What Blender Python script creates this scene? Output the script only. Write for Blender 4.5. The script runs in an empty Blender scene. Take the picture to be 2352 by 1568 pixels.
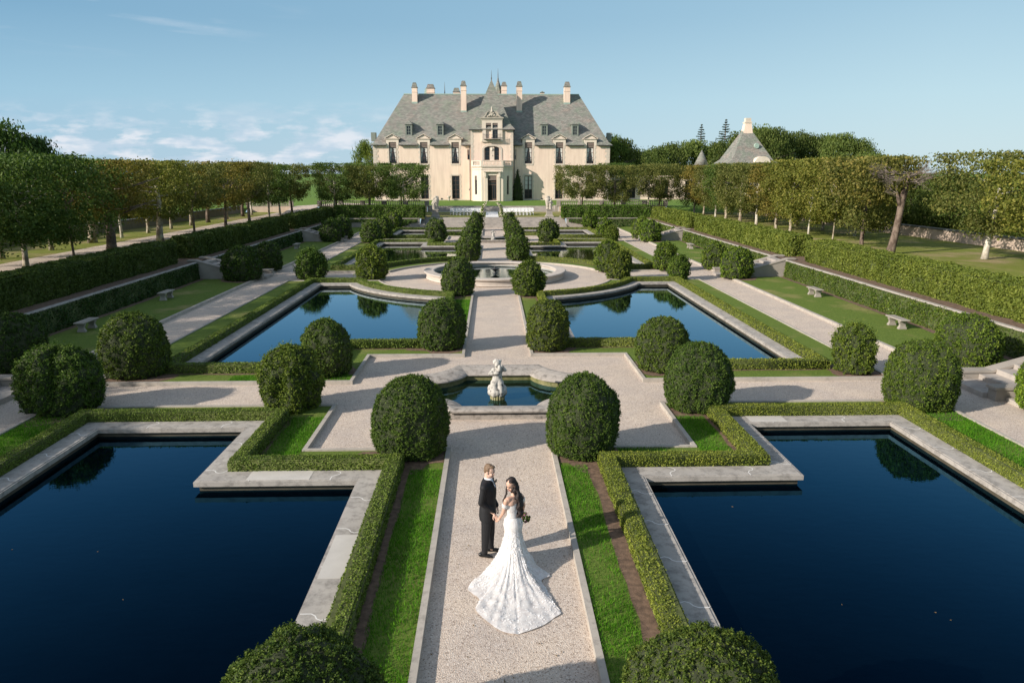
import bpy, math, random
import numpy as np
from mathutils import Vector, noise as mnoise, Matrix
from mathutils.geometry import tessellate_polygon
R_ = math.radians
random.seed(7)
rng = np.random.default_rng(7)
scene = bpy.context.scene
COL = scene.collection
# ------------------------------------------------------------------ camera
F_PX, W_PX = 1650.0, 2352.0
PITCH = math.atan((784 - 397) / F_PX)
YAW = math.atan((1176 - 1129) / F_PX * math.cos(PITCH))
cam_d = bpy.data.cameras.new("camera")
cam_d.sensor_width = 36.0
cam_d.lens = 36.0 * F_PX / W_PX
cam_d.clip_start, cam_d.clip_end = 0.1, 6000
cam = bpy.data.objects.new("camera", cam_d)
cam.location = (-0.19, 0.0, 6.8)
cam.rotation_euler = (math.pi / 2 - PITCH, 0, -YAW)
COL.objects.link(cam)
scene.camera = cam
# ------------------------------------------------------------------ sun + sky
SUN_EL, SUN_AZ = 24.5, 26.0           # elevation; shadows run 26 degrees from +X towards +Y
sd = Vector((-math.cos(R_(SUN_AZ)) * math.cos(R_(SUN_EL)), -math.sin(R_(SUN_AZ)) * math.cos(R_(SUN_EL)), math.sin(R_(SUN_EL))))
ld = bpy.data.lights.new("sun", 'SUN')
ld.energy, ld.angle, ld.color = 4.5, R_(0.55), (1.0, 0.915, 0.81)
lo = bpy.data.objects.new("sun", ld)
lo.rotation_euler = sd.to_track_quat('Z', 'Y').to_euler()
lo.location = (-40, -20, 40)
COL.objects.link(lo)
SKY_RAMP = [(0.0, (.75, .75, .80)), (.10, (.95, .90, .90)), (.30, (1.5, 1.3, 1.1)), (.55, (2.1, 1.7, 1.3)), (1.0, (2.3, 1.8, 1.35))]
world = bpy.data.worlds.new("World")
scene.world = world
world.use_nodes = True
wt = world.node_tree
for n in list(wt.nodes): wt.nodes.remove(n)
N = wt.nodes.new; L = wt.links.new
wo = N('ShaderNodeOutputWorld'); bg = N('ShaderNodeBackground'); sky = N('ShaderNodeTexSky')
sky.sky_type = 'NISHITA'; sky.sun_disc = False
sky.sun_elevation = R_(SUN_EL)
sky.sun_rotation = math.atan2(sd.x, sd.y)
sky.altitude = 50; sky.air_density = 1.0; sky.dust_density = 0.5; sky.ozone_density = 1.3
bg.inputs[1].default_value = 0.10
tc = N('ShaderNodeTexCoord'); sep = N('ShaderNodeSeparateXYZ'); L(tc.outputs['Generated'], sep.inputs[0])
def wmath(op, a, b=None, clamp=False):
    m = N('ShaderNodeMath'); m.operation = op; m.use_clamp = clamp
    for i, v in enumerate((a, b)):
        if v is None: continue
        if isinstance(v, (int, float)): m.inputs[i].default_value = v
        else: L(v, m.inputs[i])
    return m.outputs[0]
def wband(v, a, b, c, d):              # trapezoid a-b-c-d
    m1 = N('ShaderNodeMapRange'); m1.interpolation_type = 'SMOOTHSTEP'
    m1.inputs[1].default_value = a; m1.inputs[2].default_value = b; L(v, m1.inputs[0])
    m2 = N('ShaderNodeMapRange'); m2.interpolation_type = 'SMOOTHSTEP'
    m2.inputs[1].default_value = c; m2.inputs[2].default_value = d; m2.inputs[3].default_value = 1; m2.inputs[4].default_value = 0; L(v, m2.inputs[0])
    return wmath('MULTIPLY', m1.outputs[0], m2.outputs[0])
az = wmath('DIVIDE', sep.outputs[0], wmath('MAXIMUM', sep.outputs[1], 0.05))
el = wmath('DIVIDE', sep.outputs[2], wmath('MAXIMUM', sep.outputs[1], 0.05))
comb = N('ShaderNodeCombineXYZ'); L(az, comb.inputs[0]); L(wmath('MULTIPLY', el, 3.4), comb.inputs[1])
n1 = N('ShaderNodeTexNoise'); n1.inputs['Scale'].default_value = 13.0; n1.inputs['Detail'].default_value = 9; n1.inputs['Roughness'].default_value = 0.55; L(comb.outputs[0], n1.inputs[0])
mask = wmath('MULTIPLY', wband(el, -0.01, 0.004, 0.04, 0.10), wband(az, -1.6, -1.2, -0.2, -0.05))
thr = N('ShaderNodeMapRange'); thr.inputs[1].default_value = 0.45; thr.inputs[2].default_value = 0.545; L(n1.outputs[0], thr.inputs[0])
c1 = wmath('MULTIPLY', mask, thr.outputs[0], True)
# thin wisp band high on the left
comb2 = N('ShaderNodeCombineXYZ'); L(wmath('MULTIPLY', az, 2.2), comb2.inputs[0]); L(wmath('MULTIPLY', wmath('ADD', el, wmath('MULTIPLY', az, 0.10)), 26), comb2.inputs[1])
n2 = N('ShaderNodeTexNoise'); n2.inputs['Scale'].default_value = 1.5; n2.inputs['Detail'].default_value = 5; L(comb2.outputs[0], n2.inputs[0])
thr2 = N('ShaderNodeMapRange'); thr2.inputs[1].default_value = 0.52; thr2.inputs[2].default_value = 0.8; L(n2.outputs[0], thr2.inputs[0])
c2 = wmath('MULTIPLY', wmath('MULTIPLY', wband(el, 0.14, 0.19, 0.21, 0.26), wband(az, -1.0, -0.72, -0.42, -0.2)), thr2.outputs[0], True)
csum = wmath('MAXIMUM', wmath('MULTIPLY', c1, 0.78), wmath('MULTIPLY', c2, 0.7))
n3 = N('ShaderNodeTexNoise'); n3.inputs['Scale'].default_value = 22.0; n3.inputs['Detail'].default_value = 4; L(comb.outputs[0], n3.inputs[0])
cr = N('ShaderNodeValToRGB'); cr.color_ramp.elements[0].position = 0.42; cr.color_ramp.elements[0].color = (3.9, 4.8, 5.7, 1); cr.color_ramp.elements[1].position = 0.6; cr.color_ramp.elements[1].color = (6.1, 6.2, 6.6, 1)
L(n3.outputs[0], cr.inputs[0])
mx = N('ShaderNodeMix'); mx.data_type = 'RGBA'
tint = N('ShaderNodeMix'); tint.data_type = 'RGBA'; tint.blend_type = 'MULTIPLY'; tint.inputs[0].default_value = 1.0
skr = N('ShaderNodeValToRGB'); ee = skr.color_ramp.elements
for _ in range(3): ee.new(.5)
for _e, (_p, _c) in zip(ee, SKY_RAMP): _e.position = _p; _e.color = (*_c, 1)
L(wmath('MAXIMUM', sep.outputs[2], 0.0), skr.inputs[0]); L(skr.outputs[0], tint.inputs[7])
L(sky.outputs[0], tint.inputs[6])
# low sky: pale hazy blue, deeper towards the left
def wramp(v, stops):
    r = N('ShaderNodeValToRGB'); e = r.color_ramp.elements
    while len(e) < len(stops): e.new(.5)
    for q, (p, c) in zip(e, stops): q.position = p; q.color = (*c, 1)
    L(v, r.inputs[0]); return r.outputs[0]
zz_ = wmath('MAXIMUM', sep.outputs[2], 0.0)
lefts = wramp(zz_, [(0, (2.8, 4.2, 5.5)), (.09, (2.2, 3.9, 5.2)), (.18, (1.25, 2.75, 4.2)), (.5, (.8, 2.1, 3.7))])
rights = wramp(zz_, [(0, (4.2, 5.4, 5.9)), (.09, (3.6, 5.1, 5.8)), (.19, (2.6, 4.15, 5.2)), (.5, (1.2, 2.6, 4.0))])
azr = N('ShaderNodeMapRange'); azr.inputs[1].default_value = -.8; azr.inputs[2].default_value = .6; L(az, azr.inputs[0])
hz = N('ShaderNodeMix'); hz.data_type = 'RGBA'; L(azr.outputs[0], hz.inputs[0]); L(lefts, hz.inputs[6]); L(rights, hz.inputs[7])
fr = N('ShaderNodeMapRange'); fr.inputs[1].default_value = .24; fr.inputs[2].default_value = .5; fr.inputs[3].default_value = .9; fr.inputs[4].default_value = 0; L(zz_, fr.inputs[0])
hm_ = N('ShaderNodeMix'); hm_.data_type = 'RGBA'; L(fr.outputs[0], hm_.inputs[0]); L(tint.outputs[2], hm_.inputs[6]); L(hz.outputs[2], hm_.inputs[7])
L(csum, mx.inputs[0]); L(hm_.outputs[2], mx.inputs[6]); L(cr.outputs[0], mx.inputs[7])
L(mx.outputs[2], bg.inputs[0]); L(bg.outputs[0], wo.inputs[0])
vs = scene.view_settings
vs.view_transform = 'Standard'; vs.look = 'None'; vs.gamma = 1; vs.exposure = 0.5; vs.use_curve_mapping = False
scene.render.engine = 'CYCLES'
cy = scene.cycles
cy.max_bounces = 6; cy.diffuse_bounces = 3; cy.glossy_bounces = 4; cy.transmission_bounces = 4; cy.transparent_max_bounces = 8
cy.caustics_reflective = False; cy.caustics_refractive = False
cy.use_denoising = True
try: cy.denoiser = 'OPENIMAGEDENOISE'
except Exception: pass
cy.sample_clamp_indirect = 5
# ------------------------------------------------------------------ material helpers
MATS = {}
class NT:
    def __init__(s, name):
        s.m = bpy.data.materials.new(name); s.m.use_nodes = True
        s.t = s.m.node_tree; s.p = s.t.nodes['Principled BSDF']; s.out = s.t.nodes['Material Output']
        MATS[name] = s.m
    def n(s, typ, **kw):
        n = s.t.nodes.new('ShaderNode' + typ)
        for k, v in kw.items(): setattr(n, k, v)
        return n
    def l(s, a, b): s.t.links.new(a, b)
    def noise(s, vec, scale, detail=4, rough=.55):
        n = s.n('TexNoise'); n.inputs['Scale'].default_value = scale; n.inputs['Detail'].default_value = detail; n.inputs['Roughness'].default_value = rough
        if vec is not None: s.l(vec, n.inputs['Vector'])
        return n.outputs[0]
    def ramp(s, f, stops):
        r = s.n('ValToRGB'); e = r.color_ramp.elements
        while len(e) < len(stops): e.new(0.5)
        for i, (p, c) in enumerate(stops):
            e[i].position = p; e[i].color = (c[0], c[1], c[2], 1)
        s.l(f, r.inputs[0]); return r.outputs[0]
    def mix(s, f, a, b, mode='MIX'):
        m = s.n('Mix', data_type='RGBA', blend_type=mode)
        for i, v in ((0, f), (6, a), (7, b)):
            if isinstance(v, (int, float)): m.inputs[i].default_value = v
            elif isinstance(v, tuple): m.inputs[i].default_value = (v[0], v[1], v[2], 1)
            else: s.l(v, m.inputs[i])
        return m.outputs[2]
    def math(s, op, a, b=0.0, clamp=False):
        m = s.n('Math', operation=op, use_clamp=clamp)
        for i, v in enumerate((a, b)):
            if isinstance(v, (int, float)): m.inputs[i].default_value = v
            else: s.l(v, m.inputs[i])
        return m.outputs[0]
    def bump(s, h, strength=.3, dist=.02):
        b = s.n('Bump'); b.inputs['Strength'].default_value = strength; b.inputs['Distance'].default_value = dist
        s.l(h, b.inputs['Height']); s.l(b.outputs[0], s.p.inputs['Normal'])
    def col(s, c):
        if isinstance(c, tuple): s.p.inputs['Base Color'].default_value = (c[0], c[1], c[2], 1)
        else: s.l(c, s.p.inputs['Base Color'])
    def pos(s): return s.n('NewGeometry').outputs['Position']
    def scaled(s, vec, sx, sy, sz):
        m = s.n('Mapping'); m.inputs['Scale'].default_value = (sx, sy, sz); s.l(vec, m.inputs['Vector']); return m.outputs[0]
def plain(name, c, rough=.6, var=0.12, scale=3.0, bump=0.0, metal=0.0, bscale=40):
    t = NT(name); p = t.pos()
    a = tuple(v * (1 - var) for v in c); b = tuple(min(1, v * (1 + var)) for v in c)
    t.col(t.ramp(t.noise(p, scale, 5), [(.3, a), (.7, b)]))
    t.p.inputs['Roughness'].default_value = rough; t.p.inputs['Metallic'].default_value = metal
    if bump: t.bump(t.noise(p, bscale, 4), bump, .01)
    return t.m
def gravel_mat(name, base, dark, light):
    t = NT(name); p = t.pos()
    v = t.n('TexVoronoi'); v.inputs['Scale'].default_value = 52; t.l(p, v.inputs['Vector'])
    sp = t.n('SeparateColor'); t.l(v.outputs['Color'], sp.inputs[0])
    c = t.ramp(sp.outputs[0], [(0.0, dark), (.22, base), (.7, base), (1.0, light)])
    big = t.ramp(t.noise(p, .9, 6, .62), [(.3, (.86, .86, .88)), (.7, (1.06, 1.04, 1.0))])
    c = t.mix(1.0, c, big, 'MULTIPLY')
    litter = t.ramp(t.noise(p, 5.5, 7, .75), [(.66, (1, 1, 1)), (.78, (.62, .55, .45))])
    c = t.mix(1.0, c, litter, 'MULTIPLY')
    t.col(c); t.p.inputs['Roughness'].default_value = .95
    t.p.inputs['Specular IOR Level'].default_value = .15
    t.bump(v.outputs['Distance'], .55, .012)
    return t.m
gravel_mat('gravel', (.57, .48, .405), (.27, .21, .17), (.72, .64, .56))
def lawn_mat(name, g1, g2, dry, amount):
    t = NT(name); p = t.pos()
    c = t.ramp(t.noise(p, 14, 6, .7), [(.3, g1), (.7, g2)])
    f = t.ramp(t.noise(p, .35, 5, .6), [(.62 - amount, (0, 0, 0)), (.78 - amount * .6, (1, 1, 1))])
    c = t.mix(f, c, dry)
    st = t.noise(t.scaled(p, 90, 90, 1), 1, 3, .7)
    c = t.mix(.5, c, t.ramp(st, [(.3, (.5, .5, .5)), (.7, (1.4, 1.4, 1.4))]), 'MULTIPLY')
    t.col(c); t.p.inputs['Roughness'].default_value = .9; t.p.inputs['Specular IOR Level'].default_value = .1
    t.bump(st, .6, .03)
    return t.m
lawn_mat('lawn_sunk', (.085, .145, .024), (.17, .22, .046), (.30, .26, .105), .08)
lawn_mat('lawn_terrace', (.14, .175, .034), (.25, .265, .06), (.38, .29, .17), .15)
lawn_mat('lawn_castle', (.10, .18, .03), (.16, .25, .055), (.2, .22, .08), 0.0)
plain('soil', (.15, .095, .062), .95, .45, 9, .8)
def stone_mat(name, base, stain, s_lo=.52, s_hi=.72, bsc=4.0):
    t = NT(name); p = t.pos()
    c = t.ramp(t.noise(p, 1.3, 6, .6), [(.3, tuple(v * .88 for v in base)), (.7, tuple(min(1, v * 1.1) for v in base))])
    st = t.noise(p, bsc, 9, .72)
    c = t.mix(t.ramp(st, [(s_lo, (0, 0, 0)), (s_hi, (1, 1, 1))]), c, stain)
    t.col(c); t.p.inputs['Roughness'].default_value = .85; t.p.inputs['Specular IOR Level'].default_value = .25
    t.bump(t.noise(p, 60, 5), .25, .006)
    return t.m
stone_mat('coping', (.40, .37, .335), (.19, .175, .16), .46, .70, 4.5)
stone_mat('coping_clean', (.52, .49, .45), (.35, .33, .31), .6, .85)
stone_mat('kerb', (.42, .38, .33), (.2, .18, .16), .5, .8, 5)
stone_mat('stone', (.33, .295, .255), (.20, .18, .16), .55, .8, 2.2)
stone_mat('stone_steps', (.40, .36, .32), (.2, .18, .17), .45, .8, 1.2)
stone_mat('fountain_stone', (.39, .35, .31), (.10, .09, .08), .48, .72, 5)
stone_mat('round_stone', (.51, .45, .395), (.36, .31, .27), .55, .8, 3)
stone_mat('statue', (.50, .475, .43), (.07, .065, .06), .52, .64, 9)
stone_mat('urn_stone', (.48, .43, .36), (.25, .22, .18), .55, .75, 5)
plain('mortar', (.68, .66, .63), .9, .05)
def basin_mat():
    t = NT('basin'); p = t.pos()
    s = t.n('SeparateXYZ'); t.l(p, s.inputs[0])
    c = t.ramp(t.noise(t.scaled(p, 1, 1, 4), 3, 5), [(.3, (.045, .038, .028)), (.7, (.10, .085, .055))])
    t.col(c); t.p.inputs['Roughness'].default_value = .7
basin_mat()
def fbasin_mat():
    t = NT('fountain_basin'); p = t.pos()
    t.col(t.ramp(t.noise(p, 5, 6, .7), [(.35, (.10, .11, .03)), (.6, (.22, .20, .09)), (.75, (.34, .30, .2))])); t.p.inputs['Roughness'].default_value = .6
fbasin_mat()
def water_mat(name, base, bump):
    t = NT(name); p = t.pos()
    h = t.noise(t.scaled(p, 1.2, 2.4, 1), 2.6, 3, .5)
    b = t.n('Bump'); b.inputs['Strength'].default_value = bump; b.inputs['Distance'].default_value = .01; t.l(h, b.inputs['Height'])
    lw = t.n('LayerWeight'); lw.inputs[0].default_value = .5; t.l(b.outputs[0], lw.inputs['Normal'])
    f = t.math('ADD', t.math('MULTIPLY', t.math('POWER', lw.outputs['Facing'], 5.4), 1.75), .003, True)
    df = t.n('BsdfDiffuse'); t.l(t.ramp(t.noise(p, .5, 6, .7), [(.3, tuple(v * .5 for v in base)), (.7, base)]), df.inputs[0])
    gl = t.n('BsdfGlossy'); t.l(t.ramp(lw.outputs['Facing'], [(.42, (.04, .40, .95)), (.62, (.16, .58, .97)), (.78, (.46, .76, .96)), (.9, (.78, .86, .9))]), gl.inputs['Color']); gl.inputs['Roughness'].default_value = .02; t.l(b.outputs[0], gl.inputs['Normal'])
    mx = t.n('MixShader'); t.l(f, mx.inputs[0]); t.l(df.outputs[0], mx.inputs[1]); t.l(gl.outputs[0], mx.inputs[2]); t.l(mx.outputs[0], t.out.inputs[0])
water_mat('water', (.0006, .0022, .0045), .12)
water_mat('water_fountain', (.016, .024, .010), .2)
def leaf_mat(name, c1, c2, c3, trans=.25, rough=.55, bigscale=.8):
    """c1 dark, c2 mid, c3 light leaf; object colour tints whole crown"""
    t = NT(name); g = t.n('NewGeometry')
    c = t.ramp(g.outputs['Random Per Island'], [(0, c1), (.5, c2), (1, c3)])
    big = t.ramp(t.noise(g.outputs['Position'], bigscale, 5, .6), [(.3, (.72, .78, .72)), (.7, (1.22, 1.16, 1.1))])
    c = t.mix(1.0, c, big, 'MULTIPLY')
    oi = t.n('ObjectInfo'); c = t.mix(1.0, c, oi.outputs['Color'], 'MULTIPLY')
    t.col(c); t.p.inputs['Roughness'].default_value = rough; t.p.inputs['Specular IOR Level'].default_value = .16
    tr = t.n('BsdfTranslucent'); mx = t.n('MixShader'); mx.inputs[0].default_value = trans
    t.l(t.mix(1.0, c, (1.15, 1.25, .6), 'MULTIPLY'), tr.inputs[0])
    t.l(t.p.outputs[0], mx.inputs[1]); t.l(tr.outputs[0], mx.inputs[2]); t.l(mx.outputs[0], t.out.inputs[0])
    return t.m
leaf_mat('yew', (.030, .060, .011), (.068, .112, .018), (.135, .185, .034), .18, .6, 1.5)
leaf_mat('yew_hedge', (.072, .108, .018), (.128, .170, .030), (.20, .24, .052), .22, .55, .7)
leaf_mat('box', (.098, .138, .022), (.165, .215, .036), (.25, .29, .060), .2, .55, 1.2)
leaf_mat('ivy_leaf', (.02, .055, .010), (.045, .10, .018), (.09, .155, .03), .15, .4, .8)
leaf_mat('plane_leaf', (.062, .082, .020), (.128, .145, .040), (.215, .205, .072), .28, .6, .35)
leaf_mat('wood_leaf', (.060, .095, .022), (.105, .15, .034), (.17, .21, .055), .28, .6, .25)
leaf_mat('conifer_leaf', (.035, .055, .03), (.05, .08, .045), (.08, .11, .06), .1, .6, .5)
leaf_mat('grass_blade', (.04, .14, .008), (.085, .25, .012), (.16, .36, .025), .35, .6, 2.0)
plain('yew_inner', (.030, .038, .014), .95, .4, 8)  # dark cores of all three: twig colour plus painted inner shade
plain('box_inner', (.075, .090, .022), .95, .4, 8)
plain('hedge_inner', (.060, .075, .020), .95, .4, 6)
def bark_mat(name, a, b, sc=3.5):
    t = NT(name); p = t.n('TexCoord').outputs['Object']
    t.col(t.ramp(t.noise(t.scaled(p, 1, 1, .55), sc, 6, .65), [(.42, a), (.56, b)])); t.p.inputs['Roughness'].default_value = .9
    t.bump(t.noise(p, 14, 5), .5, .03)
bark_mat('bark_pale', (.20, .15, .105), (.50, .44, .34))
bark_mat('bark_brown', (.085, .058, .043), (.20, .15, .115))
bark_mat('bark_white', (.42, .37, .30), (.60, .56, .48))
bark_mat('twig', (.18, .14, .12), (.30, .25, .21), 8)
def slate_mat():
    t = NT('slate'); g = t.n('NewGeometry'); p = g.outputs['Position']
    s = t.n('SeparateXYZ'); t.l(p, s.inputs[0])
    cb = t.n('CombineXYZ'); t.l(t.math('ADD', s.outputs[0], t.math('MULTIPLY', s.outputs[1], .37)), cb.inputs[0]); t.l(t.math('MULTIPLY', s.outputs[2], 1.0), cb.inputs[1])
    br = t.n('TexBrick'); t.l(cb.outputs[0], br.inputs['Vector']); br.inputs['Scale'].default_value = 1.0
    br.inputs['Brick Width'].default_value = .42; br.inputs['Row Height'].default_value = .17; br.inputs['Mortar Size'].default_value = .012
    br.inputs['Color1'].default_value = (.185, .185, .165, 1); br.inputs['Color2'].default_value = (.30, .292, .262, 1); br.inputs['Mortar'].default_value = (.09, .09, .08, 1)
    r = t.ramp(t.noise(p, .55, 7, .68), [(.36, (.84, .96, .84)), (.52, (1.0, .985, .97)), (.72, (1.18, .95, .89))])
    t.col(t.mix(1.0, br.outputs['Color'], r, 'MULTIPLY')); t.p.inputs['Roughness'].default_value = .75
    t.bump(br.outputs['Fac'], .5, .03)
slate_mat()
def stucco(name, a, b):
    t = NT(name); p = t.pos()
    c = t.ramp(t.noise(p, .35, 6, .6), [(.3, a), (.7, b)])
    c = t.mix(1.0, c, t.ramp(t.noise(t.scaled(p, 2.5, 2.5, .25), 1.0, 5, .6), [(.35, (.9, .89, .88)), (.6, (1.03, 1.03, 1.03))]), 'MULTIPLY')
    t.col(c); t.p.inputs['Roughness'].default_value = .9; t.bump(t.noise(p, 12, 4), .2, .01)
stucco('stucco', (.80, .615, .50), (.86, .685, .55))
stucco('stucco_pink', (.55, .43, .35), (.62, .50, .40))
stucco('trim', (.70, .60, .50), (.78, .67, .56))
stucco('quoin', (.60, .52, .44), (.70, .60, .50))
stucco('wall_shade', (.20, .18, .145), (.28, .25, .20))  # darker copy of the wall stucco, shade painted into its colour
plain('wood_frame', (.10, .065, .05), .6, .2)
plain('lead', (.12, .125, .12), .5, .2)
plain('copper', (.32, .42, .36), .6, .2, 6)
plain('dormer_green', (.20, .225, .19), .6, .15)
plain('blind', (.19, .145, .125), .8, .1)
plain('curtain', (.62, .60, .56), .9, .1, 6)
plain('iron', (.03, .03, .03), .5, .1)
plain('dark_inside', (.010, .008, .008), .8, .1)  # near-black backing behind openings; unlit interior painted as colour
def glass_mat():
    t = NT('glass'); t.col((.02, .025, .03)); t.p.inputs['Roughness'].default_value = .08; t.p.inputs['IOR'].default_value = 1.5
    t.bump(t.noise(t.pos(), 1.5, 2), .1, .02)
glass_mat()
plain('white_paint', (.80, .79, .78), .5, .03)
plain('carpet', (.78, .76, .74), .95, .03, 2)
plain('flowers', (.66, .60, .44), .8, .35, 16)
plain('brown_box', (.10, .07, .05), .8, .2)

# ------------------------------------------------------------------ mesh builder
class MB:
    def __init__(s): s.v = []; s.f = []; s.mi = []; s.cur = 0
    def add(s, vs, fs):
        b = len(s.v); s.v.extend([tuple(v) for v in vs]); s.f.extend([tuple(i + b for i in f) for f in fs]); s.mi.extend([s.cur] * len(fs)); return s
    def box(s, x0, x1, y0, y1, z0, z1):
        return s.add([(x0, y0, z0), (x1, y0, z0), (x1, y1, z0), (x0, y1, z0), (x0, y0, z1), (x1, y0, z1), (x1, y1, z1), (x0, y1, z1)],
                     [(3, 2, 1, 0), (4, 5, 6, 7), (0, 1, 5, 4), (1, 2, 6, 5), (2, 3, 7, 6), (3, 0, 4, 7)])
    def bevbox(s, x0, x1, y0, y1, z0, z1, b=.02):
        return s.loft([[(x0 + b, y0 + b, z0), (x1 - b, y0 + b, z0), (x1 - b, y1 - b, z0), (x0 + b, y1 - b, z0)],
                       [(x0, y0, z0 + b), (x1, y0, z0 + b), (x1, y1, z0 + b), (x0, y1, z0 + b)],
                       [(x0, y0, z1 - b), (x1, y0, z1 - b), (x1, y1, z1 - b), (x0, y1, z1 - b)],
                       [(x0 + b, y0 + b, z1), (x1 - b, y0 + b, z1), (x1 - b, y1 - b, z1), (x0 + b, y1 - b, z1)]])
    def loft(s, rings, cap=True, closed=True):
        n = len(rings[0]); b = len(s.v)
        for r in rings: s.v.extend([tuple(p) for p in r])
        for i in range(len(rings) - 1):
            for j in range(n if closed else n - 1):
                k = (j + 1) % n
                s.f.append((b + i * n + j, b + i * n + k, b + (i + 1) * n + k, b + (i + 1) * n + j)); s.mi.append(s.cur)
        if cap:
            s.f.append(tuple(b + j for j in reversed(range(n)))); s.mi.append(s.cur)
            s.f.append(tuple(b + (len(rings) - 1) * n + j for j in range(n))); s.mi.append(s.cur)
        return s
    def tube(s, pts, rad, n=8, cap=True):
        pts = [Vector(p) for p in pts]
        if not hasattr(rad, '__len__'): rad = [rad] * len(pts)
        rings = []; up = None
        for i, p in enumerate(pts):
            d = (pts[min(i + 1, len(pts) - 1)] - pts[max(i - 1, 0)]).normalized()
            if up is None: up = Vector((0, 0, 1)) if abs(d.z) < .9 else Vector((1, 0, 0))
            u = d.cross(up).normalized(); w = u.cross(d).normalized(); up = w
            rings.append([p + (u * math.cos(2 * math.pi * k / n) + w * math.sin(2 * math.pi * k / n)) * rad[i] for k in range(n)])
        return s.loft(rings, cap)
    def lathe(s, c, prof, n=24):
        return s.loft([[(c[0] + r * math.cos(2 * math.pi * k / n), c[1] + r * math.sin(2 * math.pi * k / n), c[2] + z) for k in range(n)] for r, z in prof])
    def ball(s, c, r, n=16, m=10):
        r = r if hasattr(r, '__len__') else (r, r, r)
        rings = []
        for i in range(m + 1):
            t = math.pi * (i + .001) / (m + .002) - math.pi / 2
            rings.append([(c[0] + r[0] * math.cos(t) * math.cos(2 * math.pi * k / n), c[1] + r[1] * math.cos(t) * math.sin(2 * math.pi * k / n), c[2] + r[2] * math.sin(t)) for k in range(n)])
        return s.loft(rings)
    def plate(s, outer, holes=(), z0=0.0, z1=0.1, top_only=False, bottom=False, outer_top=None):
        polys = [list(outer)] + [list(h) for h in holes]
        flat = [p for q in polys for p in q]
        tris = tessellate_polygon([[Vector((p[0], p[1], 0)) for p in q] for q in polys])
        def orient(t):
            a, b_, c = (flat[i] for i in t)
            return t if (b_[0] - a[0]) * (c[1] - a[1]) - (b_[1] - a[1]) * (c[0] - a[0]) > 0 else (t[0], t[2], t[1])
        tris = [orient(t) for t in tris]
        s.add([(p[0], p[1], z1) for p in flat], tris)
        if bottom: s.add([(p[0], p[1], z0) for p in flat], [tuple(reversed(t)) for t in tris])
        if not top_only:
            for qi, q in enumerate(polys):
                n = len(q); area = sum(q[i][0] * q[(i + 1) % n][1] - q[(i + 1) % n][0] * q[i][1] for i in range(n))
                flip = (area < 0) != (qi > 0)
                vs = [(p[0], p[1], z0) for p in q] + [(p[0], p[1], z1) for p in q]
                fs = [(i, (i + 1) % n, n + (i + 1) % n, n + i) for i in range(n)]
                if flip: fs = [tuple(reversed(f)) for f in fs]
                s.add(vs, fs)
        return s
    def prism(s, poly, axis, a0, a1):
        """poly in the two other axes extruded along axis"""
        def mk(p, a): return (a, p[0], p[1]) if axis == 0 else ((p[0], a, p[1]) if axis == 1 else (p[0], p[1], a))
        return s.loft([[mk(p, a0) for p in poly], [mk(p, a1) for p in poly]])
    def mesh(s, name, mats, smooth=False, org=(0, 0, 0)):
        me = bpy.data.meshes.new(name)
        me.from_pydata([(v[0] - org[0], v[1] - org[1], v[2] - org[2]) for v in s.v], [], s.f)
        for m in ([mats] if isinstance(mats, str) else mats): me.materials.append(MATS[m])
        me.polygons.foreach_set('material_index', s.mi)
        if smooth: me.polygons.foreach_set('use_smooth', [True] * len(me.polygons))
        me.update(); return me
    def build(s, name, mats, parent=None, smooth=False, org=None, **tags):
        if org is None: org = tuple(parent.get('_w', (0, 0, 0))) if parent is not None else (0, 0, 0)
        me = s.mesh(name, mats, smooth, org)
        o = bpy.data.objects.new(name, me); COL.objects.link(o)
        if parent is not None: o.parent = parent
        elif org != (0, 0, 0): o.location = org
        for k, v in tags.items(): o[k] = v
        if parent is not None: o['_w'] = list(org)
        return o
def thing(name, label, cat, loc=(0, 0, 0), rot=0.0, group=None, local=False):
    o = bpy.data.objects.new(name, None); COL.objects.link(o)
    o.empty_display_size = .3
    o.location = loc; o.rotation_euler = (0, 0, rot); o['label'] = label; o['category'] = cat
    if group: o['group'] = group
    o['_w'] = [0, 0, 0] if local else list(loc)
    return o
def struct(mb, name, mat, smooth=False): return mb.build(name, mat, None, smooth, kind='structure')
def offset(poly, d):
    """offset a CCW polygon outward by d (mitred)"""
    n = len(poly); out = []
    for i in range(n):
        p0, p1, p2 = poly[i - 1], poly[i], poly[(i + 1) % n]
        a = Vector((p1[0] - p0[0], p1[1] - p0[1])).normalized(); b = Vector((p2[0] - p1[0], p2[1] - p1[1])).normalized()
        na = Vector((a.y, -a.x)); nb = Vector((b.y, -b.x)); m = (na + nb)
        k = d / max(.35, (1 + na.dot(nb)))
        out.append((p1[0] + m.x * k, p1[1] + m.y * k))
    return out
def mirror(poly): return [(-x, y) for x, y in reversed(poly)]
def arc(cx, cy, r, a0, a1, n):
    return [(cx + r * math.cos(R_(a0 + (a1 - a0) * i / n)), cy + r * math.sin(R_(a0 + (a1 - a0) * i / n))) for i in range(n + 1)]
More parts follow.
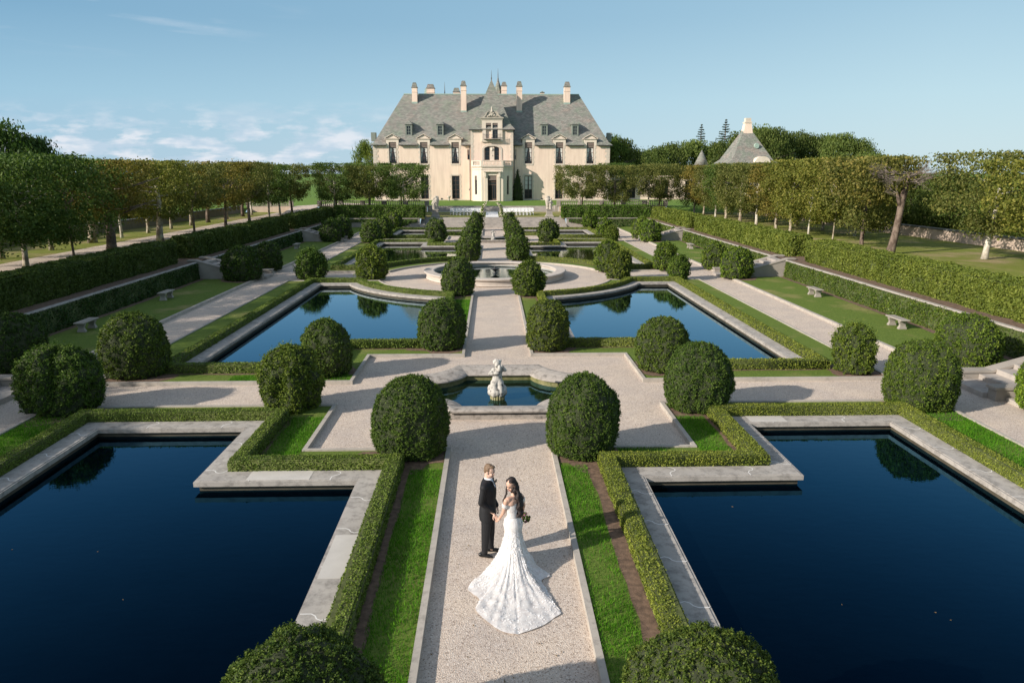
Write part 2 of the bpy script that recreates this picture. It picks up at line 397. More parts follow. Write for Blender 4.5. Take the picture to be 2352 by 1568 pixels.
# ------------------------------------------------------------------ foliage
def fbm(p, sc, seed=0.0):
    return mnoise.noise(Vector((p[0] * sc + seed, p[1] * sc - seed, p[2] * sc + 2 * seed)))
def leaves_arrays(P, Nn, size, tilt=.8, aspect=.55, var=.45, droop=0.0):
    n = len(P)
    r = rng.normal(size=(n, 3)); d = Nn + tilt * r; d[:, 2] -= droop
    d /= np.linalg.norm(d, axis=1)[:, None] + 1e-9
    u = np.cross(d, rng.normal(size=(n, 3))); u /= np.linalg.norm(u, axis=1)[:, None] + 1e-9
    w = np.cross(d, u)
    s = (size * (1 + var * rng.uniform(-1, 1, n)))[:, None]
    a = P - u * s * .5; b = P + w * s * aspect * .5; c = P + u * s * .5; e = P - w * s * aspect * .5
    return np.stack([a, b, c, e], 1).reshape(-1, 3)
def np_mesh(name, mats, parts):
    """parts: list of (verts Nx3, faces list or None for quads, matindex)"""
    V = []; loops = []; starts = []; mi = []; nv = 0; nl = 0
    for vv, ff, m in parts:
        vv = np.asarray(vv, dtype=np.float32); V.append(vv)
        if ff is None:
            k = len(vv) // 4
            loops.append(np.arange(len(vv)) + nv); starts.append(np.arange(k) * 4 + nl); mi.append(np.full(k, m)); nl += 4 * k
        else:
            for f in ff:
                loops.append(np.array(f) + nv); starts.append(np.array([nl])); nl += len(f)
            mi.append(np.full(len(ff), m))
        nv += len(vv)
    V = np.concatenate(V); loops = np.concatenate(loops).astype(np.int32); starts = np.concatenate(starts).astype(np.int32); mi = np.concatenate(mi).astype(np.int32)
    me = bpy.data.meshes.new(name)
    me.vertices.add(len(V)); me.vertices.foreach_set('co', V.reshape(-1))
    me.loops.add(len(loops)); me.loops.foreach_set('vertex_index', loops)
    me.polygons.add(len(starts)); me.polygons.foreach_set('loop_start', starts)
    me.polygons.foreach_set('material_index', mi)
    for m in mats: me.materials.append(MATS[m])
    me.update(calc_edges=True); me.validate()
    return me
def sample(mb, dens):
    """area weighted points + normals on an MB; dens = number or f(centroids)->per m2"""
    V = np.array(mb.v); T = []
    for f in mb.f:
        for i in range(1, len(f) - 1): T.append((f[0], f[i], f[i + 1]))
    T = np.array(T); A, B, C = V[T[:, 0]], V[T[:, 1]], V[T[:, 2]]
    cr_ = np.cross(B - A, C - A); ar = np.linalg.norm(cr_, axis=1) / 2; nn = cr_ / (2 * ar[:, None] + 1e-12)
    dn = dens((A + B + C) / 3) if callable(dens) else dens
    ex = ar * dn; cnt = rng.poisson(ex)
    idx = np.repeat(np.arange(len(T)), cnt)
    r1 = np.sqrt(rng.uniform(size=len(idx)))[:, None]; r2 = rng.uniform(size=len(idx))[:, None]
    P = (1 - r1) * A[idx] + r1 * (1 - r2) * B[idx] + r1 * r2 * C[idx]
    return P, nn[idx]
def leafy(name, core, mat, dens, size, out=.02, tilt=.8, parent=None, rough=0.0, rsc=3.0, org=(0, 0, 0), skipbottom=True, aspect=.6):
    P, Nn = sample(core, dens)
    if skipbottom:
        k = Nn[:, 2] > -.75; P, Nn = P[k], Nn[k]
    h = rng.uniform(-.3, 1, len(P)) * out
    if rough:
        h = h + rough * np.array([fbm(p, rsc) for p in P])
    P = P + Nn * h[:, None]
    o3 = np.array(org)
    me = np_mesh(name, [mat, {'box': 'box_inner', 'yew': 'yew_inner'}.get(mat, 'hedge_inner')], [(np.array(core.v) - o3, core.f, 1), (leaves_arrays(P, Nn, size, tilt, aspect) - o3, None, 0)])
    o = bpy.data.objects.new(name, me); COL.objects.link(o); o.location = org
    if parent is not None: o.parent = parent; o.location = (0, 0, 0)
    return o
# ================================================================== GROUND PLAN
CW, HW = .52, .36                      # coping width, box hedge width
PX0, PX1 = 3.2, 10.75
C1, CR, C2 = 21.7, 48.1, 74.1          # first cross, round fountain, second cross
RA = 9.8
PF = [(PX0, -7), (PX1, -7), (PX1, 18.45), (6.8, 18.45), (6.8, 14.97), (PX0, 14.97)]
xa = math.sqrt(RA ** 2 - 4.0 ** 2)     # arc meets pool back line at |dy| = 4
ang1 = math.degrees(math.atan2(-4.0, xa)); ang0 = math.degrees(math.atan2(-math.sqrt(RA ** 2 - PX0 ** 2), PX0))
PM = [(6.8, 24.95), (PX1, 24.95), (PX1, CR - 4.0)] + list(reversed(arc(0, CR, RA, ang0, ang1, 14))) + [(PX0, 28.43), (6.8, 28.43)]
PFAR = arc(0, CR, RA, -ang0, -ang1, 14)[::-1]
PFAR = [(PX0, 67.3)] + arc(0, CR, RA, -ang0, -ang1, 14) + [(PX1, CR + 4.0), (PX1, 70.85), (6.8, 70.85), (6.8, 67.3)]
PL = [(6.8, 77.35), (PX1, 77.35), (PX1, 86.5), (PX0, 86.5), (PX0, 80.83), (6.8, 80.83)]
KX = 1.25; OX0, OX1 = 13.25, 15.6
RR = 7.7
def ring_pts(y0, y1):
    """points of the round gravel circle between |x|=KX and the side path, right side"""
    a0 = -90 + math.degrees(math.asin(KX / RR)); a1 = -math.degrees(math.asin(2.2 / RR))
    return arc(0, CR, RR, a0, a1, 16)
BF = [(KX, -7.5), (OX0, -7.5), (OX0, 20.5), (4.82, 20.5), (4.82, 16.95), (KX, 16.95)]
BM = [(KX, 26.4), (4.82, 26.4), (4.82, 22.9), (OX0, 22.9), (OX0, CR - 2.2)] + list(reversed(ring_pts(0, 0)))
BFAR = [(x, 2 * CR - y) for x, y in ring_pts(0, 0)] + [(OX0, CR + 2.2), (OX0, C2 - 1.2), (4.82, C2 - 1.2), (4.82, C2 - 4.75), (KX, C2 - 4.75)]
BL = [(KX, C2 + 4.75), (4.82, C2 + 4.75), (4.82, C2 + 1.2), (OX0, C2 + 1.2), (OX0, 90.3), (KX, 90.3)]
POOLS = [('front', PF, BF, -.10), ('middle', PM, BM, -.10), ('far', PFAR, BFAR, -.10), ('last', PL, BL, -.10)]
# sunken floor (gravel) with pool holes
holes = []
for nm, P, B, w in POOLS:
    for sgn in (1, -1): holes.append(offset(P, .25) if sgn == 1 else mirror(offset(P, .25)))
for cy0 in (C1, C2): holes.append([(-1.3, cy0 - 2.1), (1.3, cy0 - 2.1), (2.2, cy0 - 1), (2.2, cy0 + 1), (1.3, cy0 + 2.1), (-1.3, cy0 + 2.1), (-2.2, cy0 + 1), (-2.2, cy0 - 1)])
m = MB(); m.plate([(-19.3, -60), (19.3, -60), (19.3, 92.4), (-19.3, 92.4)], holes, 0, 0, top_only=True)
struct(m, 'gravel_path', 'gravel')
WZ = 1.15
m = MB(); m.plate([(-900, -400), (900, -400), (900, 108.5), (-900, 108.5)],
                  [[(-19.25, -59), (19.25, -59), (19.25, 92.4), (8.75, 92.4), (8.75, 95.2), (-8.75, 95.2), (-8.75, 92.4), (-19.25, 92.4)]], 0, WZ, top_only=True)
struct(m, 'terrace_lawn', 'lawn_terrace')
m = MB(); m.add([(-2500, 111, 1.9), (2500, 111, 1.9), (2500, 127.4, 2.12), (-2500, 127.4, 2.12), (2500, 3500, 2.12), (-2500, 3500, 2.12)], [(0, 1, 2, 3), (3, 2, 4, 5)])
m.add([(-2500, 108.52, 1.9), (-9.4, 108.52, 1.9), (-9.4, 111, 1.9), (-2500, 111, 1.9)], [(0, 1, 2, 3)])
m.add([(9.4, 108.52, 1.9), (2500, 108.52, 1.9), (2500, 111, 1.9), (9.4, 111, 1.9)], [(0, 1, 2, 3)])
struct(m, 'ground', 'lawn_castle')
m = MB()
for xa_, xb_ in ((-900, -36.0), (25.9, 900)): m.add([(xa_, 106.9, WZ), (xb_, 106.9, WZ), (xb_, 108.6, 1.905), (xa_, 108.6, 1.905)], [(0, 1, 2, 3)])
struct(m, 'grass_bank', 'lawn_castle')
# terrace paths
m = MB(); m.plate([(-31.4, -100), (-28.5, -100), (-28.5, 106.6), (-26.0, 108.45), (-29.6, 108.45), (-31.4, 106.6)], [], 0, WZ + .006, top_only=True)
m.add([(-29.65, 102.8, WZ + .008), (-25.9, 102.8, WZ + .008), (-25.9, 108.56, 1.925), (-29.65, 108.56, 1.925)], [(0, 1, 2, 3)])
m.add([(-29.65, 108.56, 1.925), (-25.9, 108.56, 1.925), (-25.9, 111.5, 1.93), (-29.65, 111.5, 1.93)], [(0, 1, 2, 3)])
m.add([(-29.6, 111.5, 1.93), (-26.0, 111.5, 1.93), (-18.0, 116.5, 1.985), (-24.0, 119.5, 2.03)], [(0, 1, 2, 3)])
struct(m, 'terrace_path', 'gravel')
m = MB(); m.plate([(24, 48), (27, 51), (31, 60), (31, 66), (26, 60), (23.5, 52)], [], 0, WZ + .004, top_only=True)
m.plate([(29, 60), (34, 61), (35, 66), (31, 69), (28, 65)], [], 0, WZ + .008, top_only=True)
# (bare patches are left to the lawn material)
# beds, kerbs, pools
def kerb_ring(m, poly, side_open=False, w=.11, z=.125):
    m.plate(poly, [offset(poly, -w)], -.02, z)
mb_lawn, mb_kerb, mb_soil = MB(), MB(), MB()
for nm, P, B, wz in POOLS:
    for sgn in (1, -1):
        f = (lambda q: q) if sgn == 1 else mirror
        kerb_ring(mb_kerb, f(B))
        mb_lawn.plate(f(offset(B, -.11)), [f(offset(P, CW - .02))], 0, .085, top_only=True)
for sgn in (1, -1):
    x0, x1 = OX1, 19.22
    for y0, y1 in ((-30, C1 - 1.2), (C1 + 1.2, CR - 1.3), (CR + 1.3, C2 - 1.3), (C2 + 1.3, 92.3)):
        q = [(x0, y0), (x1, y0), (x1, y1), (x0, y1)]; q = q if sgn == 1 else mirror(q)
        mb_lawn.plate(q, [], 0, .10, top_only=True)
        xx = (x0 - .14, x0 + .02) if sgn == 1 else (-x0 - .02, -x0 + .14)
        mb_kerb.box(xx[0], xx[1], y0, y1, -.02, .13)
struct(mb_lawn, 'lawn', 'lawn_sunk'); struct(mb_kerb, 'kerb', 'kerb')
# soil beds next to hedges and under the topiary
for nm, P, B, wz in POOLS:
    for sgn in (1, -1):
        f = (lambda q: q) if sgn == 1 else mirror
        h0 = offset(P, CW + HW - .05)
        wob = []
        dense = []
        for i in range(len(h0)):
            a, b = h0[i], h0[(i + 1) % len(h0)]; L_ = math.hypot(b[0] - a[0], b[1] - a[1]); k = max(1, int(L_ / .5))
            for j in range(k): dense.append((a[0] + (b[0] - a[0]) * j / k, a[1] + (b[1] - a[1]) * j / k))
        cx = sum(p[0] for p in dense) / len(dense); cy = sum(p[1] for p in dense) / len(dense)
        inner = dense
        outer = []
        n = len(dense)
        for i, p in enumerate(dense):
            a, b = dense[i - 1], dense[(i + 1) % n]; d = Vector((b[0] - a[0], b[1] - a[1])).normalized()
            o = .20 + .10 * fbm((p[0] + 50 * sgn, p[1], 0), 1.1)
            if p[0] > PX1 + .6: o = .06
            elif nm == 'front' and p[0] < 2.6: o += .13 if sgn == 1 else .06
            outer.append((p[0] + d.y * o, p[1] - d.x * o))
        mb_soil.plate(f(outer), [f(inner)], 0, .089, top_only=True)
# water
for nm, P, B, wz in POOLS:
    for sgn in (1, -1):
        q = offset(P, .2); q = q if sgn == 1 else mirror(q)
        m = MB(); m.plate(q, [], 0, wz, top_only=True); struct(m, 'water', 'water')
side = {1: 'right', -1: 'left'}
plab = {'front': 'large dark reflecting pool beside the couple on the %s side, with a notched far corner',
        'middle': '%s blue reflecting pool before the round fountain, curved at its far inner corner',
        'far': '%s reflecting pool just beyond the round fountain, mirroring trees and castle wall',
        'last': 'small narrow reflecting pool at the foot of the wide steps on the %s side'}
def joint(m, x, y, ang, w, curved=True):
    """bell shaped pale mortar joint across a coping of width w, from the water edge outwards"""
    pts = [(0, -w * .5), (0, -w * .16), (.05, -w * .02), (.13, w * .06), (.17, w * .2), (.14, w * .36), (0.03, w * .5)] if curved else [(0, -w * .5), (0, w * .5)]
    ca, sa = math.cos(ang), math.sin(ang); hw = .011
    P_ = [Vector((x + p[0] * ca - p[1] * sa, y + p[0] * sa + p[1] * ca, 0)) for p in pts]
    vs = []
    for i, p in enumerate(P_):
        d = (P_[min(i + 1, len(P_) - 1)] - P_[max(i - 1, 0)]).normalized(); nrm = Vector((-d.y, d.x, 0)) * hw
        vs += [(p + nrm)[:], (p - nrm)[:]]
    vs = [(v[0], v[1], .1535) for v in vs]
    m.add(vs, [(2 * i, 2 * i + 1, 2 * i + 3, 2 * i + 2) if False else (2 * i + 1, 2 * i, 2 * i + 2, 2 * i + 3) for i in range(len(P_) - 1)])
for nm, P, B, wz in POOLS:
    for sgn in (1, -1):
        f = (lambda q: q) if sgn == 1 else mirror
        t = thing('reflecting_pool', plab[nm] % side[sgn], 'pool', (sgn * 7, (P[0][1] + P[-1][1]) / 2, 0), group='reflecting pools of the sunken garden')
        cop = MB()
        cop.plate(f(offset(P, CW)), [f(offset(P, -.03))], .03, .138, bottom=True)
        cop.plate(f(offset(P, CW - .0)), [f(offset(P, .02))], .138, .152)
        bas = MB(); q = f(offset(P, .06)); n = len(q)
        vs = [(x, y, .031) for x, y in q] + [(x, y, -.55) for x, y in q]
        bas.add(vs, [(i, (i + 1) % n, n + (i + 1) % n, n + i) for i in range(n)])
        bas.plate(q, [], 0, -.55, top_only=True)
        bas.build('basin', 'basin', t)
        if nm in ('front', 'middle'):
            jm = cop; jm.cur = 1
            for i in range(len(P)):
                a, b = P[i], P[(i + 1) % len(P)]; L_ = math.hypot(b[0] - a[0], b[1] - a[1])
                if L_ < 1.5: continue
                dx, dy = (b[0] - a[0]) / L_, (b[1] - a[1]) / L_
                k = int(L_ / 1.35); ang = math.atan2(dy, dx)
                for j in range(k):
                    u = (j + .65) * L_ / k
                    cx, cy = a[0] + dx * u + dy * CW * .49, a[1] + dy * u - dx * CW * .49
                    if sgn == 1: joint(jm, cx, cy, ang + math.pi, CW * .98)
                    else: joint(jm, -cx, cy, math.pi - ang, CW * .98)
        if nm == 'front':
            s_ = cop; s_.cur = 2
            if sgn == -1: s_.box(-PX0 + .03, -(PX0 - CW) - .0, 10.95, 12.45, .1, .1555); s_.box(-5.7, -4.3, 15.0, 15.5, .1, .1555)
            else: s_.box(6.9, 7.9, 18.5, 19.0, .1, .1555)
        cop.build('coping', ['coping', 'mortar', 'coping_clean'], t)
# box hedges round the pools
hlab = {'front': 'low clipped box hedge edging the front %s pool beside the couple',
        'middle': 'low clipped box hedge round the %s pool before the round fountain',
        'far': 'low clipped box hedge round the %s pool beyond the round fountain',
        'last': 'low clipped box hedge round the small %s pool below the steps'}
for nm, P, B, wz in POOLS:
    for sgn in (1, -1):
        f = (lambda q: q) if sgn == 1 else mirror
        hm = MB()
        oo, ii = offset(P, CW + .02 + HW), offset(P, CW + .02)
        top_o, top_i = offset(P, CW + HW - .02), offset(P, CW + .05)
        z0, z1 = .08, .40
        hm.plate(f(oo), [f(ii)], z0, z1 - .03); hm.plate(f(top_o), [f(top_i)], z1 - .04, z1)
        dens = {'front': 2600, 'middle': 850, 'far': 260, 'last': 190}[nm]; sz = {'front': .036, 'middle': .055, 'far': .09, 'last': .10}[nm]
        o = leafy('box_hedge', hm, 'box', (lambda c: np.where(c[:, 1] < 4, 100, dens)) if nm == 'front' else dens, sz, .03, .8, rough=.02, rsc=5, org=(sgn * 7, P[0][1], 0))
        o['label'] = hlab[nm] % side[sgn]; o['category'] = 'hedge'; o['group'] = 'low box hedges round the pools'
        o.color = (1.12, 1.05, .95, 1) if sgn == 1 else (.82, .92, .9, 1)
struct(mb_soil, 'soil_bed', 'soil')
# near grass blades
def grass(poly_boxes, dens, h, name):
    P = []
    for x0, x1, y0, y1 in poly_boxes:
        n = int((x1 - x0) * (y1 - y0) * dens)
        P.append(np.stack([rng.uniform(x0, x1, n), rng.uniform(y0, y1, n), np.full(n, .085)], 1))
    P = np.concatenate(P)
    k = np.array([fbm(p, .9, 3) * .9 + .75 for p in P]); P = P[rng.uniform(size=len(P)) < k]
    n = len(P); a = rng.uniform(0, 2 * math.pi, n); hh = h * rng.uniform(.5, 1.2, n)
    dx = np.stack([np.cos(a), np.sin(a), np.zeros(n)], 1) * .0055
    lean = rng.normal(size=(n, 3)) * .35; lean[:, 2] = 0; tip = P + (np.array([0, 0, 1]) + lean) * hh[:, None]
    q = np.stack([P - dx, P + dx, tip + dx * .25, tip - dx * .25], 1).reshape(-1, 3)
    me = np_mesh(name, ['grass_blade'], [(q, None, 0)]); o = bpy.data.objects.new(name, me); COL.objects.link(o)
    o['kind'] = 'stuff'; o['label'] = 'short mown grass blades of the strips beside the central path'; o['category'] = 'grass'
grass([(1.37, 2.0, 4.2, 15.75), (-2.13, -1.37, 4.2, 15.6), (2.9, 4.1, 16.1, 16.9), (4.94, 5.75, 16.0, 19.2), (-5.85, -4.94, 15.9, 19.4), (-9, -4.95, 23.02, 23.75), (-2.2, -1.4, 29.3, 38.5), (11.9, 13.1, 10, 20), (-13.1, -11.9, 10, 20)], 2100, .058, 'grass')
# ------------------------------------------------------------------ retaining walls, ivy, terrace hedges
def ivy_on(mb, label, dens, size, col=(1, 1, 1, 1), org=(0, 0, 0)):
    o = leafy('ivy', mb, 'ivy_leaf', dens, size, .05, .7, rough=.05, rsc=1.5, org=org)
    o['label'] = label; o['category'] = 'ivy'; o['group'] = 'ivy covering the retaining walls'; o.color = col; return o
segs = [(-20, C1 - 1.15, 'nearest'), (C1 + 1.15, CR - 1.25, 'front'), (CR + 1.25, C2 - 1.25, 'middle'), (C2 + 1.25, 92.3, 'far')]
hsegs = [(-20, C1 - 1.4, 'nearest'), (C1 + 1.4, CR - 1.6, 'front'), (CR + 1.2, C2 - 1.5, 'middle'), (C2 + 1.2, 93.2, 'far')]
for sgn in (1, -1):
    for y0, y1, nm in segs:
        if nm == 'nearest' : continue
        t = thing('retaining_wall', '%s stretch of the low stone wall below the %s terrace hedge' % (nm, side[sgn]), 'wall', (sgn * 19.4, y0, 0), group='retaining walls of the sunken garden')
        x0, x1 = sorted((sgn * 19.24, sgn * 19.75)); m = MB(); m.box(x0, x1, y0, y1, 0, 1.12); m.build('wall', 'stone', t)
        x0, x1 = sorted((sgn * 19.18, sgn * 19.42)); m = MB(); m.bevbox(x0, x1, y0 - .02, y1 + .02, 1.122, 1.19, .015); m.build('coping', 'kerb' if sgn == 1 else 'coping', t)
        m = MB(); nseg = int((y1 - y0) / .5)
        xs = sgn * 19.10
        for i in range(nseg):
            ya, yb = y0 + .1 + (y1 - y0 - .2) * i / nseg, y0 + .1 + (y1 - y0 - .2) * (i + 1) / nseg
            zt = 1.10 + .03 * fbm((ya, 0, sgn), .8); zt2 = 1.10 + .03 * fbm((yb, 0, sgn), .8)
            if sgn == 1: m.add([(xs, ya, .09), (xs, yb, .09), (xs + .06, yb, zt2), (xs + .06, ya, zt), (xs + .13, yb, zt2 + .01), (xs + .13, ya, zt + .01)], [(1, 0, 3, 2), (2, 3, 5, 4)])
            else: m.add([(xs, ya, .09), (xs, yb, .09), (xs - .06, yb, zt2), (xs - .06, ya, zt), (xs - .13, yb, zt2 + .01), (xs - .13, ya, zt + .01)], [(0, 1, 2, 3), (3, 2, 4, 5)])
        sz = {'front': .085, 'middle': .14, 'far': .2}[nm]; dn = {'front': 560, 'middle': 220, 'far': 110}[nm]
        ivy_on(m, '%s sheet of ivy over the %s retaining wall, %s' % (nm, side[sgn], 'bright in the sun' if sgn == 1 else 'in deep shade'), dn, sz, org=(sgn * 19.2, y0, 0), col=(1.55, 1.15, .95, 1) if sgn == 1 else (.6, .65, .6, 1))  # left ivy tinted darker, its shade painted in
soilm = MB()
for sgn in (1, -1):
    x0, x1 = sorted((sgn * 19.42, sgn * 21.9)); soilm.box(x0, x1, -20, 93.2, WZ, WZ + .012)
soilm.box(-20, -8.9, 92.9, 95.8, WZ, WZ + .010); soilm.box(8.9, 20, 92.9, 95.8, WZ, WZ + .010)
struct(soilm, 'terrace_soil', 'soil')
def clipped_box(x0, x1, y0, y1, z0, z1, step, amp, sc, seed):
    """grid box with gently uneven sides"""
    m = MB()
    def P_(x, y, z, nx, ny, nz):
        d = amp * (fbm((x, y, z * .5), sc, seed) + .5 * fbm((x, y, z * .6), sc * 2.7, seed))
        if nz == 0: d *= 1.0
        return (x + nx * d, y + ny * d, z + nz * d * .6)
    nx_, ny_, nz_ = max(2, int((x1 - x0) / step)), max(2, int((y1 - y0) / step)), max(2, int((z1 - z0) / step))
    def grid(fn, a, b):
        vs = [fn(i / a, j / b) for j in range(b + 1) for i in range(a + 1)]
        m.add(vs, [(j * (a + 1) + i, j * (a + 1) + i + 1, (j + 1) * (a + 1) + i + 1, (j + 1) * (a + 1) + i) for j in range(b) for i in range(a)])
    lx, ly, lz = x1 - x0, y1 - y0, z1 - z0
    def nrm(u, v, w):       # outward direction with rounded edges
        nx = -1 if u == 0 else (1 if u == 1 else 0); ny = -1 if v == 0 else (1 if v == 1 else 0); nz = 1 if w == 1 else 0
        l = math.sqrt(nx * nx + ny * ny + nz * nz) or 1; return nx / l, ny / l, nz / l
    def pt(u, v, w):
        n = nrm(u, v, w); return P_(x0 + lx * u, y0 + ly * v, z0 + lz * w, *n)
    grid(lambda a, b: pt(a, b, 1), nx_, ny_)
    grid(lambda a, b: pt(a, 0, b), nx_, nz_)
    grid(lambda a, b: pt(1 - a, 1, b), nx_, nz_)
    grid(lambda a, b: pt(0, 1 - a, b), ny_, nz_)
    grid(lambda a, b: pt(1, a, b), ny_, nz_)
    return m
def clump_hedge(x0, x1, y0, y1, z0, z1, seed, label, col, near_d, near_s, far_d, far_s, mat='yew_hedge'):
    near_d, far_d = near_d * 2.2, far_d * 2
    m = clipped_box(x0, x1, y0, y1, z0, z1, .22, .15, 1.5, seed)
    f = lambda c: near_d + (far_d - near_d) * np.clip((c[:, 1] - 25) / 60, 0, 1)
    sz = near_s + (far_s - near_s) * min(1, max(0, ((y0 + y1) / 2 - 25) / 60))
    o = leafy('yew_hedge', m, mat, f, sz, .09, .75, rough=.09, rsc=2.2, org=((x0 + x1) / 2, y0, z0))
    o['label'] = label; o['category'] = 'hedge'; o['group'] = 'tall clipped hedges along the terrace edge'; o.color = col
hn = {'front': 'first and largest', 'middle': 'second', 'far': 'third and farthest'}
for sgn in (1, -1):
    for y0, y1, nm in hsegs:
        if nm == 'nearest': continue
        x0, x1 = sorted((sgn * 20.32, sgn * 21.8))
        c = (1.1, 1.05, .98, 1) if sgn == 1 else (.55, .62, .66, 1)  # left hedges get a darker tint: shade put into the object colour
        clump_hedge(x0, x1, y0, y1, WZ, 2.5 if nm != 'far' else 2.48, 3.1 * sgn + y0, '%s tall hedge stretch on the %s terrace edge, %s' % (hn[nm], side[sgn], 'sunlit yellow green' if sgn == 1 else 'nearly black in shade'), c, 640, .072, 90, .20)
    x0, x1 = sorted((sgn * 8.95, sgn * 20.3))
    clump_hedge(x0, x1, 93.6, 95.6, WZ, 2.62, 9 * sgn, 'tall dark green hedge across the %s end of the garden below the balustrade' % side[sgn], (.62, .85, .62, 1), 90, .18, 90, .18)
    # end wall of the sunken garden
    t = thing('retaining_wall', 'stone end wall under the dark cross hedge, %s of the wide steps' % side[sgn], 'wall', (sgn * 14, 92.6, 0), group='retaining walls of the sunken garden')
    x0, x1 = sorted((sgn * 9.35, sgn * 19.7)); m = MB(); m.box(x0, x1, 92.35, 92.9, 0, 1.12); m.build('wall', 'stone', t)
    x0, x1 = sorted((sgn * 9.3, sgn * 19.16)); m = MB(); m.bevbox(x0, x1, 92.28, 92.78, 1.122, 1.2, .015); m.build('coping', 'stone', t)
    m = MB(); prev = None
    xs = [9.6 + (19.0 - 9.6) * i / 24 for i in range(25)]
    for i in range(24):
        za = 1.08 * max(.25, min(1, .75 + 1.3 * fbm((xs[i], 3 * sgn, 0), .45, 5))); lo_ = 1.08 - za
        m.add([(sgn * xs[i], 92.26, .08 + lo_ * .8), (sgn * xs[i + 1], 92.26, .08 + lo_ * .8), (sgn * xs[i + 1], 92.3, 1.1), (sgn * xs[i], 92.3, 1.1)], [(0, 1, 2, 3) if sgn == 1 else (1, 0, 3, 2)])
    ivy_on(m, 'patchy ivy on the end wall %s of the wide steps' % side[sgn], 70, .2, (1, 1, .9, 1), org=(sgn * 14, 92.3, 0))
# ------------------------------------------------------------------ steps
t = thing('stone_steps', 'wide flight of grey stone steps rising from the central path to the wedding chairs', 'steps', (0, 93, 0))
m = MB(); nst = 7
for i in range(nst): m.box(-8.7, 8.7, 91.75 + i * .5, 95.3 + .02, i * WZ / nst + (.001 if i else 0), (i + 1) * WZ / nst)
m.build('step', 'stone_steps', t)
for sgn in (1, -1):
    x0, x1 = sorted((sgn * 8.72, sgn * 9.3)); m = MB()
    m.prism([(91.4, 0), (95.6, 0), (95.6, 1.3), (95.1, 1.3), (91.9, .22), (91.4, .22)], 0, x0, x1); m.build('cheek_wall', 'stone', t)
t = thing('stone_steps', 'second flight of shallow stone steps behind the wedding chairs, below the castle lawn', 'steps', (0, 110, WZ))
m = MB()
for i in range(5): m.box(-9.2, 9.2, 108.55 + i * .5, 111.05, WZ + i * .15 + (.001 if i else 0), WZ + (i + 1) * .15)
m.build('step', 'stone_steps', t)
for sgn in (1, -1):
    x0, x1 = sorted((sgn * 9.22, sgn * 9.7)); m = MB(); m.box(x0, x1, 108.5, 111.1, WZ, 2.0); m.build('cheek_wall', 'stone', t)
for ci, (cy_, nm) in enumerate(((C1, 'nearest'), (CR, 'second'), (C2, 'farthest'))):
    for sgn in (1, -1):
        t = thing('stone_steps', '%s short flight of stone side steps climbing to the %s terrace' % (nm, side[sgn]), 'steps', (sgn * 17, cy_, 0), group='side steps up to the terraces')
        m = MB(); n = 7; hw = .78
        for i in range(n):
            x0, x1 = sorted((sgn * (15.35 + i * .56 + (0 if i else -.35)), sgn * 19.9))
            m.box(x0, x1, cy_ - hw, cy_ + hw, i * WZ / n + (.001 if i else 0), (i + 1) * WZ / n)
        m.build('step', 'stone_steps', t)
        for s2 in (1, -1):
            y0, y1 = sorted((cy_ + s2 * (hw + .01), cy_ + s2 * (hw + .37)))
            m = MB(); pr = [(15.15, 0), (19.85, 0), (19.85, 1.22), (19.4, 1.22), (16.35, .36), (15.15, .36)]
            m.prism([(sgn * a, b) for a, b in pr], 1, y0, y1); m.build('cheek_wall', 'stone', t)
            m = MB(); pr = [(15.08, .361), (16.36, .361), (19.4, 1.222), (19.9, 1.222), (19.9, 1.30), (19.38, 1.30), (16.33, .44), (15.08, .44)]
            m.prism([(sgn * a, b) for a, b in pr], 1, y0 - .04, y1 + .04); m.build('cheek_coping', 'stone', t)
# ------------------------------------------------------------------ benches
def bench(x, y, lab):
    t = thing('stone_bench', lab, 'bench', (x, y, .1), group='stone benches on the side lawns')
    m = MB(); m.bevbox(x - .21, x + .21, y - .64, y + .64, .47, .54, .02); m.build('seat', 'stone', t)
    for s in (-1, 1):
        yy = y + s * .42; m = MB()
        m.loft([[(x - a, yy - b, z), (x + a, yy - b, z), (x + a, yy + b, z), (x - a, yy + b, z)] for a, b, z in ((.17, .09, .1), (.17, .09, .15), (.12, .06, .25), (.12, .06, .31), (.17, .08, .42), (.17, .08, .468))])
        m.build('leg', 'stone', t)
bench(17.85, 30.9, 'nearest stone bench on the sunlit right lawn'); bench(17.85, 39.3, 'second stone bench on the right lawn, before the middle side steps')
bench(17.85, 65.2, 'farthest stone bench on the right lawn'); bench(-17.95, 31.3, 'nearest stone bench in the shade of the left lawn')
bench(-17.95, 39.2, 'second stone bench on the shaded left lawn'); bench(-17.95, 66.2, 'farthest stone bench on the shaded left lawn')
# ------------------------------------------------------------------ round fountain
t = thing('round_fountain', 'large low circular stone fountain basin in the middle of the gravel circle', 'fountain', (0, CR, 0))
m = MB(); m.lathe((0, CR, 0), [(4.55, 0), (4.62, .05), (4.58, .12), (4.60, .34), (4.73, .40), (4.75, .47), (4.70, .50), (4.12, .50), (4.05, .47), (4.05, .40), (4.15, .36), (4.15, -.3)], 72)
m.build('basin_rim', 'round_stone', t)
m = MB(); m.lathe((0, CR, 0), [(.18, .1), (.18, .25), (.08, .34), (.10, .42), (.26, .5), (.32, .55), (.28, .56), (.05, .54), (.04, .68), (.01, .72)], 20); m.build('jet', 'iron', t, True)
m = MB(); m.plate(arc(0, CR, 4.2, 0, 354, 59), [], 0, .24, top_only=True); struct(m, 'water', 'water_fountain')
m = MB(); m.plate(arc(0, CR, RR, 0, 357, 119), [arc(0, CR, RR - .1, 0, 357, 119)], 0, .004)
